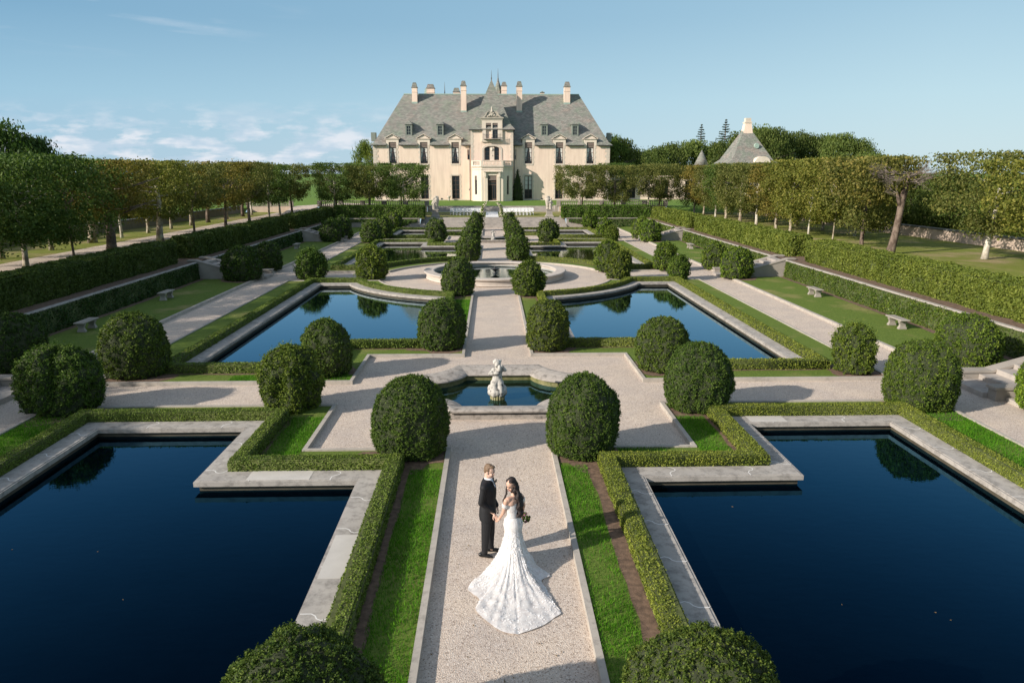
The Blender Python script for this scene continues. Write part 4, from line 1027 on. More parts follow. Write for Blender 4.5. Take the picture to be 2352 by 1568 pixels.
for i, (x, y, r, h, k) in enumerate(((43, 68, 3.0, 4.6, .8), (41.8, 58.5, 2.3, 3.9, 1.75), (44.5, 54, 3.6, 4.3, 1.3), (43.5, 46, 3.2, 4.4, 1.2), (45, 38.5, 3.4, 5.8, 1.0), (43, 74, 3.2, 4.9, .8), (43, 83, 3.2, 5.2, .9), (43, 92, 3.4, 6.6, .8), (44, 101, 3.4, 6.4, .9), (49, 62, 3.6, 4.5, .7), (49, 50, 3.8, 4.5, .8), (50, 76, 3.8, 4.8, .7), (52, 42, 4, 6.3, .8))):
    wood(x, y, 1.1, r, h, '%s shrubby tree behind the cream wall of the right terrace, %s' % (ordn[i], 'bright lime green' if k > 1.5 else ('mid green' if k > .85 else 'dark green')), (k, k, k * .9))
for i, (x, y, r, h) in enumerate(((-44, 34, 2.8, 4), (-44, 43, 3.0, 4.2), (-44, 52, 2.8, 3.8), (-44, 61, 3, 4.1), (-44, 70, 3, 4.2), (-44, 79, 3, 4), (-44, 88, 3, 4), (-45, 97, 3, 4))):
    wood(x, y, 1.1, r, h, '%s dark tree behind the shaded wall of the left terrace' % ordn[i], (.6, .75, .6))
for i, (px, py, Y, h) in enumerate(((1605, 292, 205, 17), (1660, 281, 200, 18))):
    x = pxX(px, Y); zt = pxZ(py, Y)
    t = thing('conifer_tree', '%s spire shaped conifer rising above the skyline trees' % ('smaller left' if i == 0 else 'taller right'), 'tree', (x, Y, 2.1))
    m = MB(); m.tube([(x, Y, 2.1), (x, Y, zt)], [.35, .05], 6); m.build('trunk', 'bark_brown', t, True)
    P = []
    for k in range(15):
        zz = zt - .3 - k * .62; R1 = .35 + .24 * k * (1 if i else .8)
        for b in range(9):
            a = rng.uniform(0, 6.28); ln = R1 * rng.uniform(.6, 1.15); c = int(6 + 9 * ln)
            u = rng.uniform(.1, 1, c); P.append(np.stack([x + np.cos(a) * ln * u, Y + np.sin(a) * ln * u, zz + .12 * ln * u + rng.normal(size=c) * .06], 1))
    P = np.concatenate(P); me = np_mesh('crown', ['conifer_leaf'], [(leaves_arrays(P - np.array([x, Y, 2.1]), np.tile([0, 0, 1.0], (len(P), 1)), .42, .5, .5), None, 0)])
    c = bpy.data.objects.new('crown', me); COL.objects.link(c); c.parent = t
# side walls of the terraces
for sgn in (1, -1):
    t = thing('garden_wall', 'long %s garden wall with a dark coping behind the %s trees' % ('sunlit cream' if sgn == 1 else 'shaded grey', side[sgn]), 'wall', (sgn * 38, 30, WZ))
    a, b = (39.9, 30), (36.3, 108)
    if sgn == -1: a, b = (39.0, 25), (36.6, 108)
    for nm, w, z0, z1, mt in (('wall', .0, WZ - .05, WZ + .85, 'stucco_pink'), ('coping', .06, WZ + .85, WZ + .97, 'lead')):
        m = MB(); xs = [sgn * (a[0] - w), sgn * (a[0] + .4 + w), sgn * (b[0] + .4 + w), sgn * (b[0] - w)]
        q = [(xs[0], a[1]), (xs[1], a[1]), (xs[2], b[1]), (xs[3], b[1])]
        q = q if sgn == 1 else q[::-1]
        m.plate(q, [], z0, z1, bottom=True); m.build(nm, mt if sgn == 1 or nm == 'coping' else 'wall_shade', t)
# ================================================================== CASTLE
CY = 128.0; CZ = 2.1
t = castle = thing('castle', 'cream French style castle with steep slate roof, chimneys and a central entrance bay', 'castle', (0, CY, CZ))
EA = 11.45
def roofp(z, x=None):
    """y on front slope for height z"""
    return 127.75 + (z - EA) * (8.75 / 9.05)
def on_roof(X, z):
    """X, z as measured on the plane Y = CY -> point on the front roof slope"""
    k = (z - 6.8) / CY; c = 8.75 / 9.05
    Y = (127.75 + c * (6.8 - EA)) / (1 - c * k); s_ = Y / CY
    return X * s_, Y, 6.8 + k * Y
XL, XR = -20.46, 20.29
UPW = [-17.12, -11.78, -6.41, 6.20, 11.56, 16.90]
# main wall with window openings left as recesses
def wall_grid(m, x0, x1, z0, z1, holes, y, depth=.28):
    xs = sorted({x0, x1, *[h[0] for h in holes], *[h[1] for h in holes]}); zs = sorted({z0, z1, *[h[2] for h in holes], *[h[3] for h in holes]})
    for i in range(len(xs) - 1):
        for j in range(len(zs) - 1):
            a, b, c, d = xs[i], xs[i + 1], zs[j], zs[j + 1]
            if any(h[0] - 1e-6 <= a and b <= h[1] + 1e-6 and h[2] - 1e-6 <= c and d <= h[3] + 1e-6 for h in holes): continue
            m.add([(a, y, c), (b, y, c), (b, y, d), (a, y, d)], [(0, 1, 2, 3)])
    for a, b, c, d in holes:
        m.add([(a, y, c), (b, y, c), (b, y, d), (a, y, d), (a, y + depth, c), (b, y + depth, c), (b, y + depth, d), (a, y + depth, d)],
              [(0, 4, 5, 1), (1, 5, 6, 2), (2, 6, 7, 3), (3, 7, 4, 0)])
def window(x0, x1, z0, z1, y, parent, cols=2, rows=(.55,), blind=0.0, curtain=False, frame='wood_frame', fw=.09, rec=.24, label=None, name='window', open_left=False):
    """frame mesh with mullions; pane (and blind / curtain) as sub-parts"""
    m = MB(); ya, yb = y + rec - .07, y + rec
    m.box(x0, x0 + fw, ya, yb, z0, z1); m.box(x1 - fw, x1, ya, yb, z0, z1); m.box(x0 + fw, x1 - fw, ya, yb, z0, z0 + fw); m.box(x0 + fw, x1 - fw, ya, yb, z1 - fw, z1)
    w = x1 - x0
    for c in range(1, cols): xc = x0 + w * c / cols; m.box(xc - .035, xc + .035, ya + .005, yb, z0 + fw, z1 - fw)
    for r_ in rows:
        zc = z0 + (z1 - z0) * r_; m.box(x0 + fw, x1 - fw, ya - .003, yb - .002, zc - .03, zc + .03)
    f = m.build(name, frame, parent)
    if label: f['label'] = label
    p = MB(); p.add([(x0 + fw, yb - .02, z0 + fw), (x1 - fw, yb - .02, z0 + fw), (x1 - fw, yb - .02, z1 - fw), (x0 + fw, yb - .02, z1 - fw)], [(0, 1, 2, 3)])
    p.build('pane', 'glass', f)
    if blind: b = MB(); b.box(x0 + .02, x1 - .02, ya - .09, ya - .02, z1 - blind, z1 - .01); b.build('blind', 'blind', f)
    if curtain:
        c = MB(); zt, zb = z1 - max(blind, fw) - .02, z0 + (z1 - z0) * (.12 if curtain != 'half' else .42)
        for s_ in (0, 1):
            xa = x0 + fw if s_ == 0 else x1 - fw; k = 1 if s_ == 0 else -1; w2 = w / 2 - fw
            c.add([(xa, ya + .04, zb), (xa + k * w2 * (.34 if curtain != 'half' else .8), ya + .04, zb), (xa + k * w2 * (.3 if curtain != 'half' else .8), ya + .04, zb + (zt - zb) * .3), (xa + k * w2 * .85, ya + .04, zt), (xa, ya + .04, zt)], [(0, 1, 2, 3, 4) if s_ == 0 else (4, 3, 2, 1, 0)])
        c.build('curtain', 'curtain', f)
    return f
holes = [(x - .63, x + .63, 8.35, EA) for x in UPW] + [(x - .67, x + .67, 2.35, 6.3) for x in UPW]
holes += [(-4.33, -3.86, 9.0, 10.67), (3.62, 4.12, 9.0, 10.67)]
m = MB(); wall_grid(m, XL, XR, CZ - .3, EA, holes, CY)
m.add([(XL, CY, 1.8), (XL, CY + 17, 1.8), (XL, CY + 17, EA), (XL, CY, EA)], [(0, 3, 2, 1) if False else (3, 2, 1, 0)])
m.add([(XR, CY, 1.8), (XR, CY + 17, 1.8), (XR, CY + 17, EA), (XR, CY, EA)], [(0, 1, 2, 3)])
m.add([(XL, CY + 17, 1.8), (XR, CY + 17, 1.8), (XR, CY + 17, EA), (XL, CY + 17, EA)], [(3, 2, 1, 0)])
m.build('wall', 'stucco', t)
m = MB(); m.box(XL + .3, XR - .3, CY + .45, CY + .5, 1.9, EA - .1); m.build('dark_backing', 'dark_inside', t)
# quoins + window surrounds (stepped stone blocks)
m = MB()
k = 0; z = CZ - .2
while z < EA - .2:
    w = .85 if k % 2 else .6
    m.box(XL - .02, XL + w, CY - .035, CY + .002, z, z + .42); z += .44; k += 1
m.build('quoin', 'quoin', t); m = MB(); k = 0; z = CZ - .2
while z < EA - .2:
    w = .85 if k % 2 else .6; m.box(XR - w, XR + .02, CY - .035, CY + .002, z, z + .42); z += .44; k += 1
m.build('quoin', 'quoin', t)
m = MB()
for x in UPW:
    for (za, zb, hw) in ((8.05, EA, .63), (2.35, 6.6, .67)):
        z = za; k = 0
        while z < zb - .05:
            w = .34 if k % 2 else .2; zt = min(z + .40, zb)
            m.box(x - hw - w, x - hw - .002, CY - .03, CY + .002, z, zt); m.box(x + hw + .002, x + hw + w, CY - .03, CY + .002, z, zt); z += .40; k += 1
    m.box(x - .82, x + .82, CY - .06, CY + .0, 8.08, 8.34); m.box(x - .8, x + .8, CY - .05, CY, 6.31, 6.6)
m.box(XL - .03, XR + .03, CY - .05, CY + .001, 1.85, 2.33)
m.build('stone_surround', 'quoin', t)
for i, x in enumerate(UPW):
    f = window(x - .62, x + .62, 8.36, 11.87, CY, t, 2, (.28, .52, .74), .82, True)
    r_ = MB()
    for k in range(9): xx = x - .52 + k * .13; r_.box(xx - .012, xx + .012, CY + .05, CY + .07, 8.4, 9.05)
    r_.tube([(x + .3 * math.cos(a), CY + .045, 8.72 + .26 * math.sin(a)) for a in [i_ * .5 for i_ in range(14)]], .02, 5, False)
    r_.box(x - .6, x + .6, CY + .03, CY + .08, 9.05, 9.1); r_.build('railing', 'iron', f)
    window(x - .66, x + .66, 2.37, 6.28, CY, t, 2, (.2, .4, .6, .8), 0, 'half' if i in (3, ) else False)
window(-4.32, -3.87, 9.02, 10.65, CY, t, 1, (.5,), .8, False); window(3.63, 4.11, 9.02, 10.65, CY, t, 1, (.5,), 0, 'half', frame='trim')
# wall dormers with pediments
for x in UPW:
    y0 = CY - .04; m = MB()
    m.box(x - 1.05, x - .64, y0, CY + 1.3, EA - .15, 12.42); m.box(x + .64, x + 1.05, y0, CY + 1.3, EA - .15, 12.42); m.box(x - .64, x + .64, y0, CY + 1.3, 11.9, 12.42)
    m.prism([(x - 1.05, EA - .15), (x - 1.05, EA + .3), (x - 1.3, EA - .15)], 1, y0 + .1, CY + .6)
    m.prism([(x - 1.12, 12.42), (x + 1.12, 12.42), (x, 13.12)], 1, y0 + .03, CY + 2.0)
    d = m.build('wall_dormer', 'trim', t)
    c = MB(); c.box(x - 1.28, x + 1.28, y0 - .14, CY + 1.2, 12.425, 12.50)
    for s_ in (1, -1): c.prism([(x - s_ * 1.28, 12.505), (x, 13.2), (x, 13.32), (x - s_ * 1.34, 12.58)], 1, y0 - .14, CY + 2.1)
    c.build('pediment', 'quoin', d)
# roof
m = MB()
e, ov = EA, .38
f0, f1 = 127.62, 145.4; rX0, rX1, rY, rZ = -15.9, 15.75, 136.6, 20.55
A = [(XL - ov, f0, e), (XR + ov, f0, e), (XR + ov, f1, e), (XL - ov, f1, e)]
B = [(XL + .25, f0 + .65, e + .55), (XR - .25, f0 + .65, e + .55), (XR - .25, f1 - .65, e + .55), (XL + .25, f1 - .65, e + .55)]
Rg = [(rX0, rY, rZ), (rX1, rY, rZ)]
m.add(A + B + Rg, [(1, 2, 6, 5), (2, 3, 7, 6), (3, 0, 4, 7), (4, 5, 9, 8), (6, 7, 8, 9), (5, 6, 9), (7, 4, 8)])
ed = [XL - ov] + [v for x in UPW for v in (x - 1.02, x + 1.02)] + [XR + ov]
for i in range(0, len(ed), 2):
    a, b = ed[i], ed[i + 1]; a2, b2 = max(a, XL + .25), min(b, XR - .25)
    m.add([(a, f0, e), (b, f0, e), (b2, f0 + .65, e + .55), (a2, f0 + .65, e + .55), (a, f0 + .65, e - .1), (b, f0 + .65, e - .1)], [(0, 1, 2, 3), (0, 4, 5, 1)])
roof = m.build('roof', 'slate', t)
m = MB(); m.box(rX0, rX1, rY - .12, rY + .12, rZ - .06, rZ + .12); m.build('ridge', 'copper', roof)
m = MB()
# gutter broken by the wall dormers
edges = [XL - ov] + [v for x in UPW for v in (x - 1.1, x + 1.1)] + [XR + ov]
for i in range(0, len(edges), 2): m.box(edges[i], edges[i + 1], f0 - .08, f0 + .05, e - .16, e - .02)
m.build('gutter', 'iron', roof)
# chimneys
def chimney(x, y, zb, zt, w, d, label=None, cap=.9):
    m = MB(); m.box(x - w / 2, x + w / 2, y - d / 2, y + d / 2, zb - 1.5, zt - cap); m.box(x - w / 2 - .05, x + w / 2 + .05, y - d / 2 - .05, y + d / 2 + .05, zt - cap - .75, zt - cap - .66)
    c = m.build('chimney', 'stucco', roof)
    q = MB(); q.box(x - w / 2 - .09, x + w / 2 + .09, y - d / 2 - .09, y + d / 2 + .09, zt - cap, zt - cap + .12)
    q.loft([[(x - w / 2 + a, y - d / 2 + a, z), (x + w / 2 - a, y - d / 2 + a, z), (x + w / 2 - a, y + d / 2 - a, z), (x - w / 2 + a, y + d / 2 - a, z)] for a, z in ((.0, zt - cap + .121), (.14, zt - .12))])
    q.box(x - w / 2 + .2, x + w / 2 - .2, y - d / 2 + .2, y + d / 2 - .2, zt - .119, zt)
    q.build('chimney_cap', 'slate', roof); return c
for X, zb, zt, w in ((-13.1, 18.3, 21.6, .88), (-4.84, 16.9, 21.9, .92), (4.6, 16.9, 21.85, .95), (12.74, 18.25, 21.8, 1.02)):
    x, y, z = on_roof(X, zb); s_ = y / CY; zt2 = 6.8 + (zt - 6.8) * s_
    chimney(x, y + .5, z + .2, zt2, w * s_, 1.0)
    m = MB(); m.box(x - w * s_ / 2 - .04, x + w * s_ / 2 + .04, y - .06, y + .4, z - .12, z + .18); m.build('chimney_flashing', 'copper', roof)
for X, zt, w in ((-10.35, 21.28, 1.3), (-6.0, 20.7, 1.1), (2.02, 21.68, .9), (8.5, 20.2, .6)):
    y = 139.5; s_ = y / CY; zt2 = 6.8 + (zt - 6.8) * s_; chimney(X * s_, y, 18.5, zt2, w * s_, 1.2, cap=.75 if w > .7 else .3)
# roof dormers
for X in (-14.28, -8.93, 8.9, 14.2):
    x, y, z = on_roof(X, 13.0); s_ = y / CY; zt = 6.8 + (14.83 - 6.8) * s_; za = 6.8 + (15.55 - 6.8) * s_
    m = MB(); wall_grid(m, x - .58, x + .58, z - .1, zt, [(x - .36, x + .36, z + .12, zt - .25)], y - .05, .15)
    m.add([(x - .58, y - .05, z - .1), (x - .58, y + 2.6, z - .1), (x - .58, y + 2.6, zt), (x - .58, y - .05, zt)], [(3, 2, 1, 0)])
    m.add([(x + .58, y - .05, z - .1), (x + .58, y + 2.6, z - .1), (x + .58, y + 2.6, zt), (x + .58, y - .05, zt)], [(0, 1, 2, 3)])
    d = m.build('roof_dormer', 'dormer_green', roof)
    m = MB(); m.loft([[(x - .74, y - .2, zt), (x + .74, y - .2, zt), (x + .74, y + 2.4, zt), (x - .74, y + 2.4, zt)], [(x - .45, y + .1, zt + .25), (x + .45, y + .1, zt + .25), (x + .45, y + 2.4, zt + .25), (x - .45, y + 2.4, zt + .25)], [(x - .02, y + .75, za), (x + .02, y + .75, za), (x + .02, y + 2.0, za), (x - .02, y + 2.0, za)]])
    m.tube([(x, y + .75, za - .1), (x, y + .75, za + .25)], [.05, .01], 6); m.build('dormer_roof', 'slate', roof)
    window(x - .36, x + .36, z + .12, zt - .25, y - .05, roof, 2, (.33, .66), 0, False, frame='dormer_green', fw=.05, rec=.13)
# central bay
TY = 126.9; TL, TR = -3.68, 3.52; TE = 14.0
m = MB(); th = [(-1.33, 1.15, 8.9, 11.15)]
wall_grid(m, TL, TR, 1.9, TE, th, TY, .45)
m.add([(TL, TY, 1.9), (TL, TY + 3.6, 1.9), (TL, TY + 3.6, TE), (TL, TY, TE)], [(3, 2, 1, 0)]); m.add([(TR, TY, 1.9), (TR, TY + 3.6, 1.9), (TR, TY + 3.6, TE), (TR, TY, TE)], [(0, 1, 2, 3)])
bay = m.build('entrance_bay', 'stucco', t)
m = MB(); m.box(-1.33, 1.15, TY + .47, TY + .5, 8.9, 11.15); m.build('dark_backing', 'dark_inside', bay)
m = MB()      # arched surround over the loggia window
ar = [(-.09 + 1.42 * math.cos(a), 10.62 + .62 * math.sin(a)) for a in [math.pi * i / 14 for i in range(15)]]
ar2 = [(-.09 + 1.75 * math.cos(a), 10.62 + .95 * math.sin(a)) for a in [math.pi * i / 14 for i in range(15)]]
for i in range(14):
    a, b, c, d = ar[i], ar[i + 1], ar2[i + 1], ar2[i]; m.prism([a, b, c, d], 1, TY - .08, TY - .002)
    m.prism([a, b, (b[0], 11.17), (a[0], 11.17)] if a[1] < 11.16 else [a, b, (b[0], max(11.17, b[1] + .01)), (a[0], max(11.17, a[1] + .01))], 1, TY - .04, TY + .3) if abs(b[1] - 11.17) > .02 else None
m.box(-1.84, -1.51, TY - .08, TY - .002, 8.85, 10.62); m.box(1.33, 1.66, TY - .08, TY - .002, 8.85, 10.62)
k = 0; z = 8.9
while z < TE - .3:
    z += .42; k += 1
m.build('stone_surround', 'quoin', bay)
for qa, qs in ((TL, 1), (TR, -1)):
    m = MB(); k = 0; z = 8.9
    while z < TE - .3:
        w = .5 if k % 2 else .36; a_, b_ = sorted((qa - qs * .02, qa + qs * w)); m.box(a_, b_, TY - .03, TY + .002, z, z + .4); z += .42; k += 1
    m.build('quoin', 'quoin', bay)
window(-1.3, -.48, 8.92, 11.05, TY, bay, 1, (.33, .66), 0, rec=.42); window(.3, 1.12, 8.92, 11.05, TY, bay, 1, (.33, .66), 0, rec=.42)
m = MB(); m.box(-.47, .29, TY + .1, TY + .44, 8.9, 11.1); m.ball((-.09, TY + .06, 10.7), (.2, .12, .28)); m.ball((-.09, TY + .08, 9.7), (.1, .08, .12)); m.build('carved_pier', 'trim', bay)
m = MB()      # bay roof: flared hip running back to a tall point
X0, X1, Y0, Y1 = TL - .35, TR + .35, TY - .35, 134.5
apx, apy, apz = -.11, 131.2, 22.35
m.loft([[(X0, Y0, TE - .05), (X1, Y0, TE - .05), (X1, Y1, TE - .05), (X0, Y1, TE - .05)], [(X0 + .7, Y0 + .6, TE + .75), (X1 - .7, Y0 + .6, TE + .75), (X1 - .7, Y1, TE + .75), (X0 + .7, Y1, TE + .75)],
        [(X0 + 1.25, Y0 + 1.15, TE + 2.1), (X1 - 1.25, Y0 + 1.15, TE + 2.1), (X1 - 1.25, Y1 - .2, TE + 2.1), (X0 + 1.25, Y1 - .2, TE + 2.1)],
        [(apx - .06, apy - .06, apz), (apx + .06, apy - .06, apz), (apx + .06, apy + .3, apz), (apx - .06, apy + .3, apz)]])
r2_ = m.build('bay_roof', 'slate', t)
m = MB(); m.tube([(apx, apy + .1, apz - .2), (apx, apy + .1, apz + .35), (apx, apy + .1, apz + 1.7)], [.13, .07, .015], 8); m.ball((apx, apy + .1, apz + .35), .12); m.build('finial', 'lead', r2_)
m = MB(); m.box(X0, -1.9, Y0 - .06, Y0 + .04, TE - .17, TE - .05); m.box(1.8, X1, Y0 - .06, Y0 + .04, TE - .17, TE - .05); m.build('gutter', 'iron', r2_)
# rear stair turret
tx, ty, tz = 1.12, 141.0, 23.7
m = MB(); m.lathe((tx, ty, 0), [(2.6, 15), (2.3, 16.2), (.9, 21.3), (.08, tz)], 10); q = m.build('turret_roof', 'slate', t)
m = MB(); m.tube([(tx, ty, tz - .1), (tx, ty, tz + .3), (tx, ty, tz + 1.9)], [.16, .08, .015], 8); m.build('finial', 'lead', q)
m = MB(); m.tube([(-8.8, 141, 19), (-8.8, 141, 23.2)], [.18, .01], 8); m.build('finial', 'lead', t)
m = MB(); m.loft([[(-12.9, 140, 19), (-11.0, 140, 19), (-11.0, 142, 19), (-12.9, 142, 19)], [(-12.4, 140.5, 22.0), (-11.2, 140.5, 22.0), (-11.2, 141.5, 22.0), (-12.4, 141.5, 22.0)]]); m.build('rear_roof', 'copper', t)
for s_ in (1, -1):
    xx = XR + .1 if s_ == 1 else XL - .9; m = MB(); m.box(xx, xx + .8, 132, 133.2, 12.2, 13.7); m.build('side_dormer', 'dormer_green', roof)
# central stone dormer
DY = TY - .25
m = MB(); wall_grid(m, -1.77, 1.69, 12.35, 15.72, [(-1.1, -.2, 12.45, 14.98), (.02, .92, 12.45, 14.98)], DY, .3)
m.add([(-1.77, DY, 12.35), (-1.77, DY + 3, 12.35), (-1.77, DY + 3, 15.72), (-1.77, DY, 15.72)], [(3, 2, 1, 0)]); m.add([(1.69, DY, 12.35), (1.69, DY + 3, 12.35), (1.69, DY + 3, 15.72), (1.69, DY, 15.72)], [(0, 1, 2, 3)])
m.prism([(-1.9, 11.9), (1.8, 11.9), (1.69, 12.35), (-1.77, 12.35)], 1, DY + .0, DY + .3)
d = m.build('stone_dormer', 'trim', t)
m = MB(); m.box(-1.1, .92, DY + .32, DY + .34, 12.4, 15); m.build('dark_backing', 'dark_inside', d)
window(.02, .92, 12.46, 14.98, DY, d, 2, (.25, .5, .75), .35, frame='lead', fw=.05)
m = MB(); m.box(-1.1, -.2, DY + .02, DY + .1, 14.62, 14.97); m.build('blind', 'blind', d)
m = MB(); m.box(-2.0, 1.92, DY - .18, DY + 2.6, 15.725, 15.88); m.box(-1.85, 1.77, DY - .08, DY + .001, 15.5, 15.72)
def bow(sx):
    pts = [(-.04 + sx * 1.95, 15.89), (-.04 + sx * 1.5, 16.0), (-.04 + sx * 1.15, 16.35), (-.04 + sx * .95, 16.75), (-.04 + sx * .6, 16.95), (-.04 + sx * .6, 16.8), (-.04 + sx * .85, 16.6), (-.04 + sx * 1.0, 16.2), (-.04 + sx * 1.3, 15.89)]
    for i in range(4): a, b, c, e_ = pts[i], pts[i + 1], pts[8 - i - 1], pts[8 - i]; m.prism([a, b, c, e_], 1, DY - .16, DY + .6)
bow(1); bow(-1)
m.prism([(-1.25, 15.885), (1.17, 15.885), (.8, 16.6), (.35, 16.95), (-.43, 16.95), (-.88, 16.6)], 1, DY + .02, DY + 2.2)
for bx, bz, br in ((-.04, 16.35, .3), (-.45, 16.2, .2), (.37, 16.2, .2), (-.75, 16.05, .15), (.67, 16.05, .15), (-.04, 16.85, .2), (-.3, 16.6, .14), (.22, 16.6, .14)): m.ball((bx, DY - .06, bz), (br, .14, br), 10, 8)
m.build('curved_pediment', 'urn_stone', d, False)
m = MB(); m.loft([[(-.04 + r * math.cos(a), DY + .3 + r * math.sin(a), z) for a in [i * math.pi / 4 for i in range(8)]] for r, z in ((.22, 16.95), (.14, 17.1), (.17, 17.35), (.12, 17.55), (.03, 17.7))]); m.build('pediment_figure', 'urn_stone', d, True)
m = MB()      # wrought iron balcony
m.box(-1.5, 1.42, DY - .55, DY - .01, 12.28, 12.34)
for xx in [-1.48 + i * .12 for i in range(25)]: m.box(xx - .01, xx + .01, DY - .53, DY - .51, 12.34, 13.1)
m.box(-1.5, 1.42, DY - .54, DY - .5, 13.1, 13.14)
for xx in (-1.49, 1.41): m.box(xx - .01, xx + .01, DY - .53, DY, 13.1, 13.13); m.box(xx - .015, xx + .015, DY - .54, DY - .5, 12.34, 13.35)
m.build('balcony_railing', 'iron', d)
# entrance porch
PYc, PYs = 124.7, TY
F = [(-3.48, TY + .02), (-3.48, TY - .9), (-1.9, PYc), (1.76, PYc), (3.36, TY - .9), (3.36, TY + .02)]
m = MB(); zt = 7.75
def facet(a, b, holes):
    d = Vector((b[0] - a[0], b[1] - a[1], 0)); ln = d.length; d.normalize(); nrm = Vector((d.y, -d.x, 0))
    q = MB(); wall_grid(q, 0, ln, 1.9, zt, holes, 0, .35)
    m.add([(a[0] + d.x * v[0] - nrm.x * v[1], a[1] + d.y * v[0] - nrm.y * v[1], v[2]) for v in q.v], q.f)
l1 = math.hypot(1.58, 1.3)
facet(F[0], F[1], []); facet(F[1], F[2], [(.55, 1.05, 3.2, 6.3)]); facet(F[2], F[3], [(1.06, 2.56, 2.2, 6.35)]); facet(F[3], F[4], [(l1 - 1.2, l1 - .7, 3.2, 6.3)]); facet(F[4], F[5], [])
porch = m.build('porch', 'trim', t)
m = MB(); fl = [(x * .93, y + .3) for x, y in F]; m.plate(fl[::1], [], 1.95, 7.6); m.build('dark_backing', 'dark_inside', porch)
m = MB(); big = [(x * 1.05, y - .18) for x, y in F]; m.plate(big, [], 7.76, 7.95, bottom=True); m.plate([(x * 1.015, y - .05) for x, y in F], [], 7.3, 7.45, bottom=True); m.build('cornice', 'quoin', porch)
# porch balustrade
m = MB()
for i in range(len(F) - 1):
    a, b = Vector((F[i][0], F[i][1], 0)), Vector((F[i + 1][0], F[i + 1][1], 0)); ln = (b - a).length; d = (b - a).normalized(); nv = Vector((d.y, -d.x, 0)) * .12
    def bar(u0, u1, w, z0, z1):
        p0, p1 = a + d * u0, a + d * u1; nn = Vector((d.y, -d.x, 0)) * w
        m.loft([[(p0 - nn).to_tuple()[:2] + (z0,), (p1 - nn).to_tuple()[:2] + (z0,), (p1 + nn).to_tuple()[:2] + (z0,), (p0 + nn).to_tuple()[:2] + (z0,)][::-1], [(p0 - nn).to_tuple()[:2] + (z1,), (p1 - nn).to_tuple()[:2] + (z1,), (p1 + nn).to_tuple()[:2] + (z1,), (p0 + nn).to_tuple()[:2] + (z1,)][::-1]])
    bar(0, ln, .1, 7.955, 8.08); bar(-.02, ln + .02, .11, 8.66, 8.79)
    for u in (0.12, ln - .12): bar(u - .17, u + .17, .13, 7.957, 8.80)
    if i == 2:
        n = 12
        for k in range(n):
            u = .45 + (ln - .9) * (k + .5) / n
            if i == 2 and k in (6,): pass
            p = a + d * u; m.lathe((p.x, p.y, 8.08), [(.05, 0), (.09, .18), (.05, .36), (.05, .58)], 6)
    elif i in (1, 3):
        for k in range(6):
            u = .4 + (ln - .8) * (k + .5) / 6; p = a + d * u; m.lathe((p.x, p.y, 8.08), [(.05, 0), (.09, .18), (.05, .36), (.05, .58)], 6)
m.build('balustrade', 'quoin', porch)
# door: surround, hood, pilasters, leaf
m = MB(); m.box(-1.35, -.86, PYc - .09, PYc + .0, 2.1, 6.75); m.box(.72, 1.21, PYc - .09, PYc + .0, 2.1, 6.75); m.box(-.86, .72, PYc - .08, PYc + .0, 6.36, 6.75)
m.box(-1.55, 1.42, PYc - .45, PYc, 6.95, 7.08); m.box(-1.42, -1.12, PYc - .3, PYc - .0, 6.1, 6.94); m.box(.98, 1.28, PYc - .3, PYc - .0, 6.1, 6.94)
m.build('door_surround', 'trim', porch)
m = MB(); y = PYc + .2
m.box(-.84, -.72, y, y + .08, 2.2, 6.35); m.box(.58, .70, y, y + .08, 2.2, 6.35); m.box(-.72, .58, y, y + .08, 4.75, 4.9); m.box(-.72, .58, y, y + .08, 5.2, 5.35); m.box(-.1, -.04, y, y + .07, 2.2, 4.75)
m.box(.0, .58, y + .02, y + .06, 2.2, 2.5); m.box(.3, .34, y + .02, y + .06, 2.5, 4.75)
dr = m.build('door', 'wood_frame', porch)
q = MB(); q.box(-.82, .68, PYc + .05, PYc + .12, 5.55, 6.33); q.build('blind', 'blind', dr)
q = MB(); q.add([(-.04, y + .05, 2.3), (.58, y + .05, 2.3), (.58, y + .05, 4.75), (-.04, y + .05, 4.75)], [(0, 1, 2, 3)]); q.add([(-.72, y + .05, 4.9), (.58, y + .05, 4.9), (.58, y + .05, 5.2), (-.72, y + .05, 5.2)], [(0, 1, 2, 3)]); q.build('pane', 'glass', dr)
for s_ in (1, -1):      # narrow side windows on the slanted facets
    a, b = (F[1], F[2]) if s_ == -1 else (F[3], F[4]); d = Vector((b[0] - a[0], b[1] - a[1], 0)); ln = d.length; d.normalize()
    u0 = .55 if s_ == -1 else ln - 1.2; nr = Vector((d.y, -d.x, 0)); q = MB()
    def P3(u, dep, z): return (a[0] + d.x * u - nr.x * dep, a[1] + d.y * u - nr.y * dep, z)
    q.add([P3(u0, .25, 3.2), P3(u0 + .5, .25, 3.2), P3(u0 + .5, .25, 6.3), P3(u0, .25, 6.3)], [(0, 1, 2, 3)]); w_ = q.build('window', 'glass', porch)
    q = MB(); q.add([P3(u0 + .01, .12, 5.6), P3(u0 + .49, .12, 5.6), P3(u0 + .49, .12, 6.29), P3(u0 + .01, .12, 6.29)], [(0, 1, 2, 3)]); q.build('blind', 'blind', w_)
    q = MB()
    for z in (3.9, 4.5, 5.1): q.add([P3(u0, .2, z), P3(u0 + .5, .2, z), P3(u0 + .5, .2, z + .06), P3(u0, .2, z + .06)], [(0, 1, 2, 3)])
    q.build('frame', 'wood_frame', w_)
m = MB(); m.tube([(TL - .25, CY - .06, 2), (TL - .25, CY - .06, EA - .2)], .06, 6); m.build('drainpipe', 'lead', t)
m = MB(); m.tube([(TR + .25, CY - .06, 2), (TR + .25, CY - .06, EA - .2)], .06, 6); m.build('drainpipe', 'lead', t)
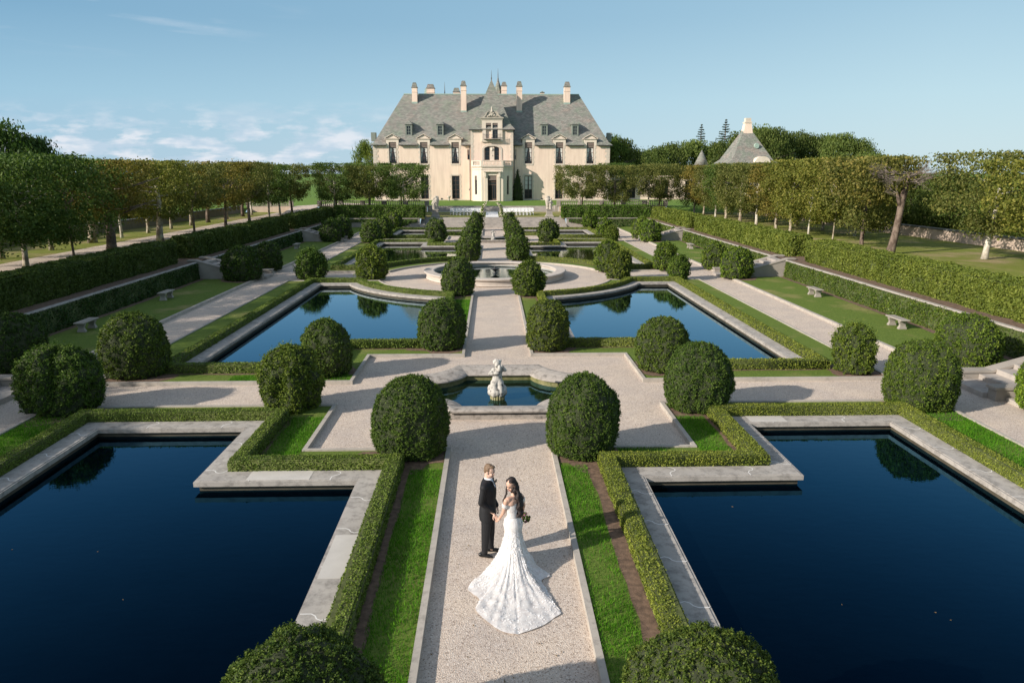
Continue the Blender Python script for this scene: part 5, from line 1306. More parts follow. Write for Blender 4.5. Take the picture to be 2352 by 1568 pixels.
m = MB(); m.box(-4.15, -3.9, CY - .05, CY, 3.9, 4.05); m.build('wall_plaque', 'iron', t)
for x in (-8.9, 8.6): m = MB(); m.box(x - .13, x + .13, CY - .08, CY - .05, 2.25, 2.5); m.build('vent', 'iron', t)
# climbing evergreen by the porch
m = MB(); m.loft([[(4.3 + r * math.cos(a), 127.0 + r * .8 * math.sin(a), z) for a in [i * math.pi / 6 for i in range(12)]] for r, z in ((.75, 2.0), (.85, 2.8), (.72, 4.0), (.45, 5.4), (.2, 6.6), (.1, 7.4))])
o = leafy('evergreen_shrub', m, 'yew', 60, .22, .25, 1.0, org=(4.2, 127, 2.1)); o['label'] = 'dark conical evergreen shrub against the castle wall right of the porch'; o['category'] = 'shrub'; o.color = (.6, .7, .6, 1)
t = thing('stone_urn', 'small pale stone urn beside the ground floor window left of the porch', 'urn', (-7.6, 127.2, 2.1)); m = MB(); m.lathe((-7.6, 127.2, 2.1), [(.2, 0), (.2, .1), (.1, .25), (.3, .55), (.33, .75), (.25, .8)], 12); m.build('bowl', 'urn_stone', t, True)
# low garden wing on the right
t = thing('garden_wing', 'low cream wing with tall dark windows right of the castle, half hidden by clipped trees', 'building', (27, 131, 2.1))
WHs = [(21.4, 22.2, 2.3, 5.5), (23.4, 25.6, 2.35, 5.6), (29.2, 31.6, 2.35, 5.6), (34.5, 36.2, 2.35, 5.4)]
m = MB(); wall_grid(m, 20.9, 40, 1.8, 6.1, WHs, 131, .3); m.add([(20.9, 131, 6.1), (40, 131, 6.1), (40, 140, 6.1), (20.9, 140, 6.1)], [(0, 1, 2, 3)]); m.box(20.8, 40.1, 130.8, 131.0, 6.1, 6.3); m.build('wall', 'stucco', t)
m = MB(); m.box(21, 39.9, 131.5, 131.6, 1.9, 6.0); m.build('dark_backing', 'dark_inside', t)
for h in WHs: window(h[0], h[1], h[2], h[3], 131, t, 3 if h[1] - h[0] > 1 else 1, (.4, .75), 0, False)
# gatehouse
GX, GY = 57.2, 165
t = thing('gatehouse', 'distant gatehouse with a tall pyramid slate roof ending in a chimney, right of the castle', 'building', (GX, GY, 2.1))
m = MB(); m.box(GX - 5.4, GX + 5.6, GY - 4.2, GY + 8, 1.9, 8.4); m.build('wall', 'stucco', t)
m = MB(); m.loft([[(GX - 5.9, GY - 4.8, 8.4), (GX + 6.1, GY - 4.8, 8.4), (GX + 6.1, GY + 8.2, 8.4), (GX - 5.9, GY + 8.2, 8.4)], [(GX - 4.3, GY - 3.2, 9.8), (GX + 4.5, GY - 3.2, 9.8), (GX + 4.5, GY + 6, 9.8), (GX - 4.3, GY + 6, 9.8)], [(GX - .7, GY + 1.2, 16.2), (GX + .9, GY + 1.2, 16.2), (GX + .9, GY + 2.4, 16.2), (GX - .7, GY + 2.4, 16.2)]])
groof = m.build('roof', 'slate', t)
m = MB(); m.loft([[(GX - 1.0, GY + .6, 15), (GX + 1.2, GY + .6, 15), (GX + 1.2, GY + 2.6, 15), (GX - 1.0, GY + 2.6, 15)], [(GX - .6, GY + .9, 17.6), (GX + .8, GY + .9, 17.6), (GX + .8, GY + 2.3, 17.6), (GX - .6, GY + 2.3, 17.6)]]); m.build('chimney', 'stucco', groof)
m = MB(); m.box(GX - .72, GX + .92, GY + .8, GY + 2.4, 17.61, 17.9); m.box(GX - .5, GX + .7, GY + 1.0, GY + 2.2, 17.9, 18.7); m.build('chimney_cap', 'quoin', groof)
m = MB(); m.loft([[(GX + 1.4 + r * math.cos(a), GY - 1.9 + d, 12.6 + r * 1.2 * math.sin(a)) for a in [i * math.pi / 5 for i in range(10)]] for r, d in ((.5, 0), (.5, .8))]); m.build('round_dormer', 'copper', groof)
m = MB(); m.loft([[(GX + 1.8 + 1.7 * math.cos(a), GY - 5.0 + d, 9.0 + 1.3 * max(0, math.sin(a))) for a in [i * math.pi / 12 for i in range(13)]] for d in (0, 2)]); m.build('arched_gable', 'trim', groof)
t = thing('round_turret', 'small round turret with a pointed cone roof left of the gatehouse', 'turret', (46.9, 165, 2.1))
m = MB(); m.lathe((46.9, 165, 2), [(1.3, 0), (1.3, 6.6)], 16); m.build('wall', 'stucco', t, True); m = MB(); m.lathe((46.9, 165, 8.5), [(1.6, 0), (.9, 1.5), (.03, 3.3)], 16); m.build('roof', 'slate', t, True)
# balustrade at the castle terrace edge
def balustrade(x0, x1, label, mat='stone'):
    t = thing('balustrade', label, 'balustrade', ((x0 + x1) / 2, 108.5, 1.15), group='balustrades along the castle terrace')
    m = MB(); m.box(x0, x1, 108.38, 108.66, 1.1, 1.98); m.build('wall', 'stucco_pink', t)
    m = MB(); m.box(x0, x1, 108.36, 108.68, 1.981, 2.08); m.box(x0, x1, 108.36, 108.68, 2.70, 2.80); m.build('rail', mat, t)
    n = max(1, round((x1 - x0) / 3.4)); p = MB()
    for i in range(n + 1): xx = x0 + (x1 - x0) * i / n; p.box(xx - .28, xx + .28, 108.34, 108.70, 1.97, 2.82)
    p.build('pier', mat, t)
    b = MB()
    for i in range(n):
        a = x0 + (x1 - x0) * i / n + .36; c = x0 + (x1 - x0) * (i + 1) / n - .36; k = int((c - a) / .27)
        for j in range(k + 1): b.lathe((a + (c - a) * j / max(1, k), 108.52, 2.08), [(.055, 0), (.10, .16), (.05, .36), (.055, .62)], 6)
    o = b.build('balusters', mat, t, kind='stuff')
balustrade(-25.6, -9.75, 'long stone balustrade behind the clipped trees left of the castle steps'); balustrade(-36, -29.7, 'short stone balustrade at the far left beyond the gravel ramp'); balustrade(9.75, 25.8, 'long stone balustrade behind the clipped trees right of the castle steps')
# ================================================================== STATUARY (voxel fused solids)
def capsule(m, p0, r0, p1, r1, n=12):
    p0, p1 = Vector(p0), Vector(p1); d = (p1 - p0); L_ = d.length or 1e-4; d /= L_
    u = d.orthogonal().normalized(); w = d.cross(u); rings = []
    for k in range(5):
        a = -math.pi / 2 + (k + .02) / 5 * math.pi / 2; rings.append((p0 + d * r0 * math.sin(a), r0 * math.cos(a)))
    for k in range(6):
        a = (k / 5) * math.pi / 2 * .99; rings.append((p1 + d * r1 * math.sin(a), r1 * math.cos(a)))
    m.loft([[(c + (u * math.cos(2 * math.pi * j / n) + w * math.sin(2 * math.pi * j / n)) * r)[:] for j in range(n)] for c, r in rings])
def fuse(mb, name, mats, voxel, smooth_it=2, parent=None, org=(0, 0, 0), matfn=None, **tags):
    me = mb.mesh('tmp', mats, False, org); o = bpy.data.objects.new('tmp', me); COL.objects.link(o)
    r = o.modifiers.new('r', 'REMESH'); r.mode = 'VOXEL'; r.voxel_size = voxel
    if smooth_it: s_ = o.modifiers.new('s', 'SMOOTH'); s_.factor = .5; s_.iterations = smooth_it
    dg = bpy.context.evaluated_depsgraph_get(); dg.update()
    m2 = bpy.data.meshes.new_from_object(o.evaluated_get(dg)); m2.name = name
    bpy.data.objects.remove(o)
    m2.materials.clear()
    for k in ([mats] if isinstance(mats, str) else mats): m2.materials.append(MATS[k])
    m2.polygons.foreach_set('use_smooth', [True] * len(m2.polygons))
    if matfn: m2.polygons.foreach_set('material_index', [matfn(p.center + Vector(org)) for p in m2.polygons])
    q = bpy.data.objects.new(name, m2); COL.objects.link(q)
    if parent is not None: q.parent = parent
    else: q.location = org
    for k, v in tags.items(): q[k] = v
    return q
# near fountain: child figure on a shell over a fluted stub
SX, SY = -.05, 21.45
t = thing('fountain_statue', 'white weathered stone child holding a shell in the near fountain', 'statue', (SX, SY, -.2))
m = MB()
for k in range(16):
    a = k * math.pi / 8; m.tube([(SX + .19 * math.cos(a), SY + .19 * math.sin(a), -.35), (SX + .19 * math.cos(a), SY + .19 * math.sin(a), .10)], .045, 6)
m.lathe((SX, SY, -.35), [(.19, 0), (.19, .46)], 16); m.build('plinth', 'fountain_basin', t, True)
m = MB(); KS = .86; S_ = lambda x, y, z: (SX + x * KS, SY + y * KS, (z - .22) * .83 + .04)
for k in range(12):         # shell base lobes
    a = k * math.pi / 6; m.ball(S_(.22 * math.cos(a), .2 * math.sin(a), .36 + .05 * (k % 2)), (.12, .12, .14), 10, 8)
m.ball(S_(0, 0, .38), (.26, .24, .14)); m.ball(S_(-.24, -.05, .52), (.1, .1, .13)); m.ball(S_(.2, -.02, .5), (.12, .1, .13))
capsule(m, S_(-.1, -.22, .42), .1, S_(-.12, -.05, .72), .12); capsule(m, S_(.12, -.22, .42), .09, S_(.1, -.05, .72), .12)
capsule(m, S_(-.1, -.1, .7), .12, S_(-.02, 0, .85), .15); capsule(m, S_(.1, -.1, .7), .11, S_(.02, 0, .85), .14)
capsule(m, S_(0, .02, .82), .15, S_(0, .04, 1.12), .155); m.ball(S_(-.13, .02, 1.2), .08); m.ball(S_(.13, .02, 1.2), .08)
capsule(m, S_(-.16, .02, 1.2), .062, S_(-.27, -.08, 1.1), .05); capsule(m, S_(-.27, -.08, 1.1), .05, S_(-.07, -.2, 1.12), .04)
capsule(m, S_(.16, .02, 1.22), .06, S_(.28, -.05, 1.22), .05); capsule(m, S_(.28, -.05, 1.22), .048, S_(.16, -.1, 1.4), .04)
m.ball(S_(0, 0, 1.46), (.115, .125, .135)); capsule(m, S_(0, .02, 1.25), .06, S_(0, .01, 1.36), .06)
m.ball(S_(0, -.13, 1.44), (.025, .03, .03)); m.ball(S_(-.04, -.1, 1.4), .045); m.ball(S_(.04, -.1, 1.4), .045)
for k in range(9):
    a = k * .7; m.ball(S_(.1 * math.cos(a), .05 + .07 * math.sin(a), 1.55 - .03 * (k % 3)), .055, 8, 6)
m.ball(S_(-.02, -.2, 1.15), (.1, .07, .06)); m.ball(S_(.08, -.14, 1.3), (.06, .06, .12))
fuse(m, 'figure', 'statue', .012, 1, t, org=(SX, SY, -.2))
# far fountain statue
SX2, SY2 = -.05, 73.9
t = thing('fountain_statue', 'tiny distant white child statue on the axis in front of the wide steps', 'statue', (SX2, SY2, -.1))
m = MB(); m.lathe((SX2, SY2, -.2), [(.24, 0), (.24, .32), (.3, .36)], 12); m.build('plinth', 'statue', t, True)
m = MB(); S2 = lambda x, y, z: (SX2 + x, SY2 + y, z)
m.ball(S2(0, 0, .25), (.26, .24, .13)); capsule(m, S2(-.08, -.1, .3), .09, S2(-.04, 0, .55), .11); capsule(m, S2(.08, -.1, .3), .09, S2(.04, 0, .55), .11); capsule(m, S2(0, 0, .5), .13, S2(0, 0, .78), .12)
m.ball(S2(0, 0, 1.0), .1); capsule(m, S2(-.12, 0, .8), .05, S2(-.22, -.05, .9), .045); capsule(m, S2(-.22, -.05, .9), .045, S2(-.1, -.05, 1.05), .04); capsule(m, S2(.12, 0, .8), .05, S2(.25, -.05, .82), .045); capsule(m, S2(.25, -.05, .82), .045, S2(.15, -.05, 1.02), .04)
fuse(m, 'figure', 'statue', .02, 1, t, org=(SX2, SY2, -.1))
# tall urn groups on pedestals at the head of the steps
for sgn in (1, -1):
    X = 7.5 * sgn - .1; Y = 96.0
    t = thing('pedestal_statue', 'carved figure with a large basket urn on a pedestal, %s end of the steps' % side[sgn], 'statue', (X, Y, WZ), group='figures flanking the wide steps')
    m = MB(); m.loft([[(X - a, Y - a, z), (X + a, Y - a, z), (X + a, Y + a, z), (X - a, Y + a, z)] for a, z in ((.56, WZ), (.56, WZ + .12), (.48, WZ + .2), (.40, WZ + .3), (.38, WZ + .84), (.46, WZ + .9), (.46, WZ + 1.0))]); m.build('pedestal', 'stone', t)
    m = MB(); k = -sgn; ux = X + .16; fx = X - .16
    if sgn == 1: ux, fx = X - .22, X + .16
    m.lathe((ux, Y + .08, WZ + 1.0), [(.2, 0), (.22, .1), (.14, .2), (.24, .5), (.32, .95), (.36, 1.25), (.30, 1.34), (.26, 1.5)], 16)
    for q in range(12): a = q * .9; m.ball((ux + .2 * math.cos(a), Y + .08 + .2 * math.sin(a), WZ + 2.4 + .1 * (q % 3)), .13, 8, 6)
    capsule(m, (fx, Y - .12, WZ + 1.0), .2, (fx, Y - .1, WZ + 1.5), .17); capsule(m, (fx, Y - .1, WZ + 1.5), .17, (fx, Y - .06, WZ + 2.0), .18)
    capsule(m, (fx, Y - .06, WZ + 2.05), .07, (fx + .02 * k, Y - .08, WZ + 2.2), .07); m.ball((fx, Y - .08, WZ + 2.34), (.12, .13, .15))
    capsule(m, (fx - .18 * k, Y - .06, WZ + 1.98), .07, (fx - .3 * k, Y - .1, WZ + 1.65), .06); capsule(m, (fx + .15 * k, Y - .1, WZ + 1.98), .07, ((fx + ux) / 2, Y - .3, WZ + 1.85), .06)
    capsule(m, (fx - .1, Y - .2, WZ + 1.05), .1, (fx - .12, Y - .2, WZ + 1.5), .09)
    fuse(m, 'figure', 'urn_stone', .03, 1, t, org=(X, Y, WZ))
# ================================================================== CEREMONY
def chair_mb():
    m = MB()
    for sx in (-.2, .2):
        m.tube([(sx, -.2, 0), (sx, .12, .46)], .016, 5); m.tube([(sx, .24, 0), (sx, -.02, .46), (sx, .2, .88)], .016, 5) if False else m.tube([(sx, -.22, 0), (sx, .2, .9)], .017, 5)
        m.tube([(sx * .9, .24, 0), (sx * .9, -.16, .47)], .016, 5)
    m.bevbox(-.21, .21, -.2, .2, .44, .475, .01)
    m.box(-.2, .2, .155, .18, .66, .86); m.box(-.2, .2, .12, .14, .55, .58); m.box(-.19, .19, -.17, -.15, .12, .14)
    return m
CH = chair_mb().mesh('white_folding_chair', 'white_paint')
rown = ['front', 'second', 'third', 'last']
for sgn in (1, -1):
    for r_ in range(4):
        for k in range(9):
            x = -.17 + sgn * (1.65 + k * .485); y = 99.4 + r_ * .95
            if r_ == 0 and k > 7: continue
            o = bpy.data.objects.new('folding_chair', CH); COL.objects.link(o); o.location = (x, y, WZ + .01); o.rotation_euler = (0, 0, rng.normal() * .03)
            o['label'] = 'white folding chair, %s from the aisle in the %s row, %s block' % (ordn[k], rown[r_], side[sgn]); o['category'] = 'chair'; o['group'] = 'white folding chairs of the wedding ceremony'
m = MB(); m.add([(-1.02, 96.0, WZ + .014), (.70, 96.0, WZ + .014), (.70, 108.2, WZ + .014), (-1.02, 108.2, WZ + .014)], [(0, 1, 2, 3)]); m.box(-1.02, .7, 95.25, 96.0, WZ, WZ + .02)
o = m.build('aisle_carpet', 'carpet'); o['label'] = 'white aisle carpet running between the two blocks of chairs'; o['category'] = 'carpet'
for sgn in (1, -1):
    x = -.17 + sgn * 1.12; y = 95.9
    t = thing('floral_arch', 'curved half arch of cream flowers %s of the white aisle' % side[sgn], 'floral arch', (x, y, WZ), group='pair of floral half arches at the aisle')
    pts = [Vector((x + sgn * .10, y, WZ + .1)), Vector((x + sgn * .16, y, WZ + .6)), Vector((x + sgn * .12, y, WZ + 1.1)), Vector((x - sgn * .06, y, WZ + 1.5)), Vector((x - sgn * .40, y, WZ + 1.85))]
    rr = [.22, .22, .2, .17, .08]; m = MB(); m.tube(pts, rr, 10); m.build('greenery', 'yew', t)
    m = MB()
    for q in range(170):
        u = rng.uniform(0, 3.99); i = int(u); p = pts[i].lerp(pts[i + 1], u - i); r = rr[i] * 1.0; a = rng.uniform(0, 6.28)
        m.cur = 0 if rng.uniform() < .8 else 1
        m.ball((p.x + r * math.cos(a), p.y + r * math.sin(a), p.z + rng.normal() * .03), rng.uniform(.035, .065), 6, 4)
    m.build('flowers', ['flowers', 'yew'], t); m = MB(); m.box(x - .2, x + .2, y - .15, y + .15, WZ, WZ + .12); m.build('base', 'brown_box', t)
# ================================================================== PEOPLE
plain('skin', (.60, .37, .27), .55, .06, 8); plain('skin_fair', (.66, .43, .33), .5, .06, 8)
plain('suit', (.006, .006, .008), .75, .15, 10, .2); plain('shirt', (.75, .77, .82), .8, .03); plain('shoe_black', (.006, .006, .006), .3, .1)
plain('hair_blond', (.17, .105, .06), .6, .35, 60, .5, 0, 120); plain('hair_dark', (.016, .008, .006), .65, .5, 40, .6, 0, 60)
plain('satin', (.004, .004, .005), .3, .1); plain('lips', (.42, .13, .12), .5, .05); plain('eye_dark', (.02, .015, .012), .3, .1); plain('eye_white', (.36, .32, .30), .3, .03)
def dress_mat():
    t = NT('dress'); p = t.pos()
    c = t.ramp(t.noise(p, 16, 7, .75), [(.42, (.70, .66, .64)), (.56, (.84, .82, .80))]); t.col(c)
    t.p.inputs['Roughness'].default_value = .8; t.bump(t.noise(p, 45, 6, .7), .45, .008)
    tr = t.n('BsdfTranslucent'); tr.inputs[0].default_value = (.8, .77, .75, 1); mx = t.n('MixShader'); mx.inputs[0].default_value = .22
    t.l(t.p.outputs[0], mx.inputs[1]); t.l(tr.outputs[0], mx.inputs[2]); t.l(mx.outputs[0], t.out.inputs[0])
dress_mat(); plain('applique', (.84, .82, .81), .8, .03, 20); plain('tulle', (.74, .62, .57), .8, .05)
class Frame:
    """local frame: origin, forward f, up u, left l"""
    def __init__(s, o, f, up=(0, 0, 1)):
        s.o = Vector(o); s.f = Vector(f).normalized(); s.l = Vector(up).cross(s.f).normalized(); s.u = s.f.cross(s.l).normalized()
    def __call__(s, f, l, u): return s.o + s.f * f + s.l * l + s.u * u
def ellip(m, F, c, r, n=14, k=10):
    """ellipsoid with radii along f, l, u of frame"""
    c = F(*c); rings = []
    for i in range(k + 1):
        t = math.pi * (i + .002) / (k + .004) - math.pi / 2
        rings.append([(c + F.f * (r[0] * math.cos(t) * math.cos(2 * math.pi * j / n)) + F.l * (r[1] * math.cos(t) * math.sin(2 * math.pi * j / n)) + F.u * (r[2] * math.sin(t)))[:] for j in range(n)])
    m.loft(rings)
def head(m, F, s=1.0):
    """F at head centre (ear level), face along F.f"""
    ellip(m, F, (-.012 * s, 0, .035 * s), (.098 * s, .076 * s, .092 * s))
    ellip(m, F, (.022 * s, 0, -.035 * s), (.066 * s, .058 * s, .075 * s))
    capsule(m, F(.05 * s, 0, -.085 * s), .024 * s, F(.066 * s, 0, -.09 * s), .018 * s)          # chin
    capsule(m, F(.080 * s, 0, .016 * s), .008 * s, F(.099 * s, 0, -.026 * s), .0115 * s)          # nose
    capsule(m, F(.074 * s, -.032 * s, .034 * s), .009 * s, F(.074 * s, .032 * s, .034 * s), .009 * s)   # brow
    for q in (1, -1):
        ellip(m, F, (.062 * s, q * .036 * s, -.03 * s), (.024 * s, .02 * s, .024 * s)); ellip(m, F, (-.005 * s, q * .078 * s, -.008 * s), (.018 * s, .009 * s, .032 * s))
def face(F, parent, s=1.0, lips='lips', brow='hair_blond', closed=False):
    for q in (1, -1):
        m = MB(); ellip(m, F, (.080 * s, q * .032 * s, .012 * s), (.008 * s, .013 * s, .006 * s if not closed else .004 * s), 10, 6); e_ = m.build('eye', 'eye_white' if not closed else 'eye_dark', parent, True)
        if not closed: m = MB(); ellip(m, F, (.086 * s, q * .031 * s, .011 * s), (.005 * s, .0075 * s, .0078 * s), 8, 6); m.build('iris', 'eye_dark', e_, True)
        m = MB(); capsule(m, F(.085 * s, q * .016 * s, .036 * s), .0032, F(.074 * s, q * .046 * s, .037 * s), .0028, 6); m.build('eyebrow', brow, parent, True)
    m = MB(); capsule(m, F(.087 * s, -.018 * s, -.058 * s), .0055, F(.087 * s, .018 * s, -.058 * s), .0055, 8); m.build('mouth', lips, parent, True)
def hand(m, w, d, n, s=1.0, curl=.5, thumb=1):
    """w wrist point, d direction of fingers, n palm normal"""
    w, d, n = Vector(w), Vector(d).normalized(), Vector(n).normalized(); n = (n - d * n.dot(d)).normalized(); a = d.cross(n).normalized()
    capsule(m, w, .024 * s, w + d * .02 * s, .024 * s)
    for q in (-.026, -.009, .009, .026): capsule(m, w + d * .02 * s + a * q * .7 * s, .014 * s, w + d * .082 * s + a * q * s, .0115 * s)
    for i, (q, ln) in enumerate(((-.028, .062), (-.0095, .076), (.0095, .083), (.028, .074))):
        p = w + d * .085 * s + a * q * s; ang = 0; dd = d
        for k, fr in enumerate((.45, .32, .23)):
            ang += curl * (.45 + .35 * k) * (1 + .12 * i); dd = (d * math.cos(ang) + n * math.sin(ang)).normalized(); p2 = p + dd * ln * fr * s; capsule(m, p, (.0088 - .0008 * k) * s, p2, (.0084 - .0009 * k) * s, 8); p = p2
    b = w + d * .025 * s + a * .03 * s * thumb; d1 = (d * .65 + a * thumb * .7 + n * .35).normalized(); p1 = b + d1 * .042 * s; capsule(m, b, .013 * s, p1, .0105 * s, 8); capsule(m, p1, .0100 * s, p1 + (d * .8 + n * .5 + a * thumb * .15).normalized() * .032 * s, .0082 * s, 8)
# ---------------------------------------------------------------- groom
gx, gy = -.29, 11.93
t = thing('person', 'fair haired man in a black suit and bow tie, turned towards the woman beside him and holding her hand', 'person', (gx, gy, 0))
t['label'] = 'man in a black suit and bow tie holding the hand of the woman beside him'
O = Vector((gx, gy, 0)); bf = Vector((.96, -.28, 0)).normalized(); B_ = Frame(O, bf)
HF = Frame(B_(.035, 0, 1.635), (.86, -.50, -.22)); _HS = 1.0
HANDG = Vector((-.135, 11.72, .80))
m = MB(); head(m, HF, 1.0)
capsule(m, B_(-.005, 0, 1.44), .062, HF(-.03, 0, -.04), .058)
capsule(m, B_(0, -.1, 1.36), .06, B_(0, .1, 1.36), .06); capsule(m, B_(0, 0, 1.3), .10, B_(0, 0, 1.0), .10); capsule(m, B_(0, -.06, .93), .12, B_(0, .06, .93), .12)
for q in (1, -1):
    fo_ = .02 if q == 1 else -.04; capsule(m, B_(0, .08 * q, .88), .06, B_(fo_ * .7, .10 * q, .5), .04); capsule(m, B_(fo_ * .7, .10 * q, .5), .04, B_(fo_, .106 * q, .1), .028); capsule(m, B_(fo_, .106 * q, .06), .028, B_(fo_ + .02, .108 * q, .05), .022)
shR, elR = B_(-.015, -.2, 1.40), B_(-.06, -.235, 1.12); shL, elL = B_(-.015, .2, 1.40), B_(-.03, .25, 1.11); haL = B_(.10, .22, .86)
capsule(m, shR, .035, elR, .035); capsule(m, elR, .032, HANDG + Vector((-.06, .05, .10)), .026); capsule(m, shL, .035, elL, .035); capsule(m, elL, .032, haL, .026)
hand(m, HANDG + Vector((-.05, .04, .085)), (.55, -.25, -.8), (.3, -.9, .1), .95, .7, 1); hand(m, haL, (.35, 0, -1), (-.9, 0, -.3), .95, .5, -1)
body = fuse(m, 'body', 'skin_fair', .0065, 2, t, org=(gx, gy, 0))
face(HF, t, 1.0)
m = MB(); ellip(m, HF, (-.027, 0, .047), (.092, .078, .087)); ellip(m, HF, (-.06, 0, .0), (.052, .067, .065)); ellip(m, HF, (.033, .0, .107), (.051, .057, .024))
for q in (1, -1): ellip(m, HF, (-.02, q * .070, .045), (.045, .018, .045))
for k in range(70):
    a, b = rng.uniform(0, 6.28), rng.uniform(0, 1.3); c_ = (-.028 + .089 * math.cos(a) * math.sin(b), .075 * math.sin(a) * math.sin(b), .048 + .086 * math.cos(b)); ellip(m, HF, c_, (.015, .011, .008), 6, 4)
fuse(m, 'hair', 'hair_blond', .007, 1, t, org=(gx, gy, 0))
# jacket
m = MB()
def oval(F, f, l, u, rf, rl, n=20, sq=1.0): return [(F(f + rf * math.copysign(abs(math.cos(2 * math.pi * k / n)) ** sq, math.cos(2 * math.pi * k / n)), l + rl * math.copysign(abs(math.sin(2 * math.pi * k / n)) ** sq, math.sin(2 * math.pi * k / n)), u))[:] for k in range(n)]
m.loft([oval(B_, -.005, 0, .72, .148, .20), oval(B_, -.01, 0, .80, .153, .20), oval(B_, -.008, 0, .93, .148, .192), oval(B_, .0, 0, 1.05, .132, .178), oval(B_, .008, 0, 1.2, .142, .19), oval(B_, .003, 0, 1.32, .142, .208), oval(B_, -.005, 0, 1.41, .118, .212), oval(B_, -.01, 0, 1.455, .10, .17), oval(B_, -.012, 0, 1.495, .075, .085)])
capsule(m, B_(-.01, -.12, 1.415), .078, shR, .072); capsule(m, B_(-.01, .12, 1.415), .078, shL, .072)
for sh, el, wr in ((shR, elR, HANDG + Vector((-.07, .055, .13))), (shL, elL, haL + Vector((0, 0, .03)))):
    capsule(m, sh, .066, el, .055); capsule(m, el, .054, wr, .040)
fuse(m, 'jacket', 'suit', .011, 2, t, org=(gx, gy, 0))
m = MB(); m.loft([oval(B_, .075, 0, 1.25, .064, .055), oval(B_, .072, 0, 1.38, .066, .06), oval(B_, .012, 0, 1.47, .078, .066), oval(B_, .006, 0, 1.515, .068, .066)], cap=True); m.build('shirt', 'shirt', t, True)
m = MB()
for q in (1, -1): m.loft([[B_(.145, 0, 1.452 + z)[:], B_(.150, q * .055, 1.452 + z * 2.2)[:], B_(.135, q * .055, 1.452 + z * 2.2)[:], B_(.130, 0, 1.452 + z)[:]] for z in (-.013, .013)])
ellip(m, B_, (.142, 0, 1.452), (.014, .013, .014)); m.build('bow_tie', 'satin', t)
m = MB()
for q in (1, -1): m.add([B_(.128, q * .02, 1.22)[:], B_(.135, q * .06, 1.30)[:], B_(.10, q * .075, 1.42)[:], B_(.07, q * .06, 1.50)[:], B_(.10, q * .045, 1.46)[:], B_(.142, q * .035, 1.36)[:]], [(0, 1, 2, 3, 4, 5)])
m.build('lapel', 'satin', t)
m = MB(); m.loft([oval(B_, 0, 0, .72, .118, .165), oval(B_, 0, 0, .95, .115, .165)])
for q, fo, fs in ((-1, -.03, -.02), (1, .02, .05)):
    m.loft([oval(B_, fo * 1.3 - .01, q * .105 + .0, .075, .064, .060, 14), oval(B_, fo - .01, q * .105, .14, .060, .058, 14), oval(B_, fo * .7, q * .10, .45, .080, .072, 14), oval(B_, 0, q * .085, .78, .105, .09, 14), oval(B_, 0, q * .07, .86, .1, .09, 14)])
fuse(m, 'trousers', 'suit', .010, 2, t, org=(gx, gy, 0))
for q, fo in ((-1, -.05), (1, .035)):
    m = MB(); c0 = B_(fo - .06, q * .108, .045); Fs = Frame(c0, bf + Vector((0, 0, 0)) + (Vector((.1, .25, 0)) if q == 1 else Vector((0, 0, 0))))
    ellip(m, Fs, (0, 0, .0), (.05, .042, .044)); capsule(m, Fs(.02, 0, -.005), .04, Fs(.15, 0, -.012), .036); capsule(m, Fs(.15, 0, -.014), .036, Fs(.205, 0, -.02), .024); m.v = [(v[0], v[1], max(v[2], .004)) for v in m.v]
    fuse(m, 'shoe', 'shoe_black', .008, 1, t, org=(gx, gy, 0))
# ---------------------------------------------------------------- bride
bx, by = .15, 11.50
t = thing('person', 'woman with long dark wavy hair in a white lace gown, looking back over her shoulder', 'person', (bx, by, 0))
O = Vector((bx, by, 0)); bf = Vector((-.62, .78, 0)).normalized(); B_ = Frame(O, bf)
HF = Frame(B_(.03, .02, 1.555), (-.62, -.66, -.42))
m = MB(); head(m, HF, .97)
capsule(m, B_(-.01, .0, 1.36), .048, HF(-.035, 0, -.04), .045)
capsule(m, B_(-.015, -.13, 1.325), .052, B_(-.015, .13, 1.325), .052); capsule(m, B_(-.01, -.06, 1.27), .09, B_(-.01, .06, 1.27), .09); capsule(m, B_(0, 0, 1.22), .10, B_(0, 0, 1.02), .082); capsule(m, B_(0, -.04, .9), .08, B_(0, .04, .9), .08)
for q in (1, -1): ellip(m, B_, (.075, q * .062, 1.19), (.06, .058, .06)); capsule(m, B_(0, .05 * q, .85), .065, B_(0, .05 * q, .45), .045); capsule(m, B_(0, .05 * q, .45), .045, B_(0, .08 * q, .12), .035); capsule(m, B_(0, .08 * q, .1), .03, B_(.12, .08 * q, .035), .028)
shL, elL, haL = B_(-.01, .165, 1.315), Vector((-.02, 11.47, 1.06)), Vector((-.085, 11.64, .865))
shR, elR, haR = B_(-.01, -.165, 1.315), Vector((.34, 11.72, 1.07)), Vector((.33, 11.86, .87))
capsule(m, shL, .045, elL, .036); capsule(m, elL, .035, haL, .023); capsule(m, shR, .045, elR, .036); capsule(m, elR, .035, haR, .023)
hand(m, haL, (-.35, .45, -.75), (-.8, .2, .3), .88, .75, -1); hand(m, haR, (.2, .3, -.9), (-.3, .9, 0), .88, .9, 1)
fuse(m, 'body', 'skin', .0065, 2, t, org=(bx, by, 0))
face(HF, t, .97, 'lips', 'hair_dark', True)
m = MB(); ellip(m, HF, (-.040, 0, .050), (.084, .083, .088)); ellip(m, HF, (-.07, 0, -.03), (.06, .084, .1)); ellip(m, HF, (.0, .03, .102), (.046, .04, .022)); ellip(m, HF, (.0, -.035, .10), (.046, .036, .022))
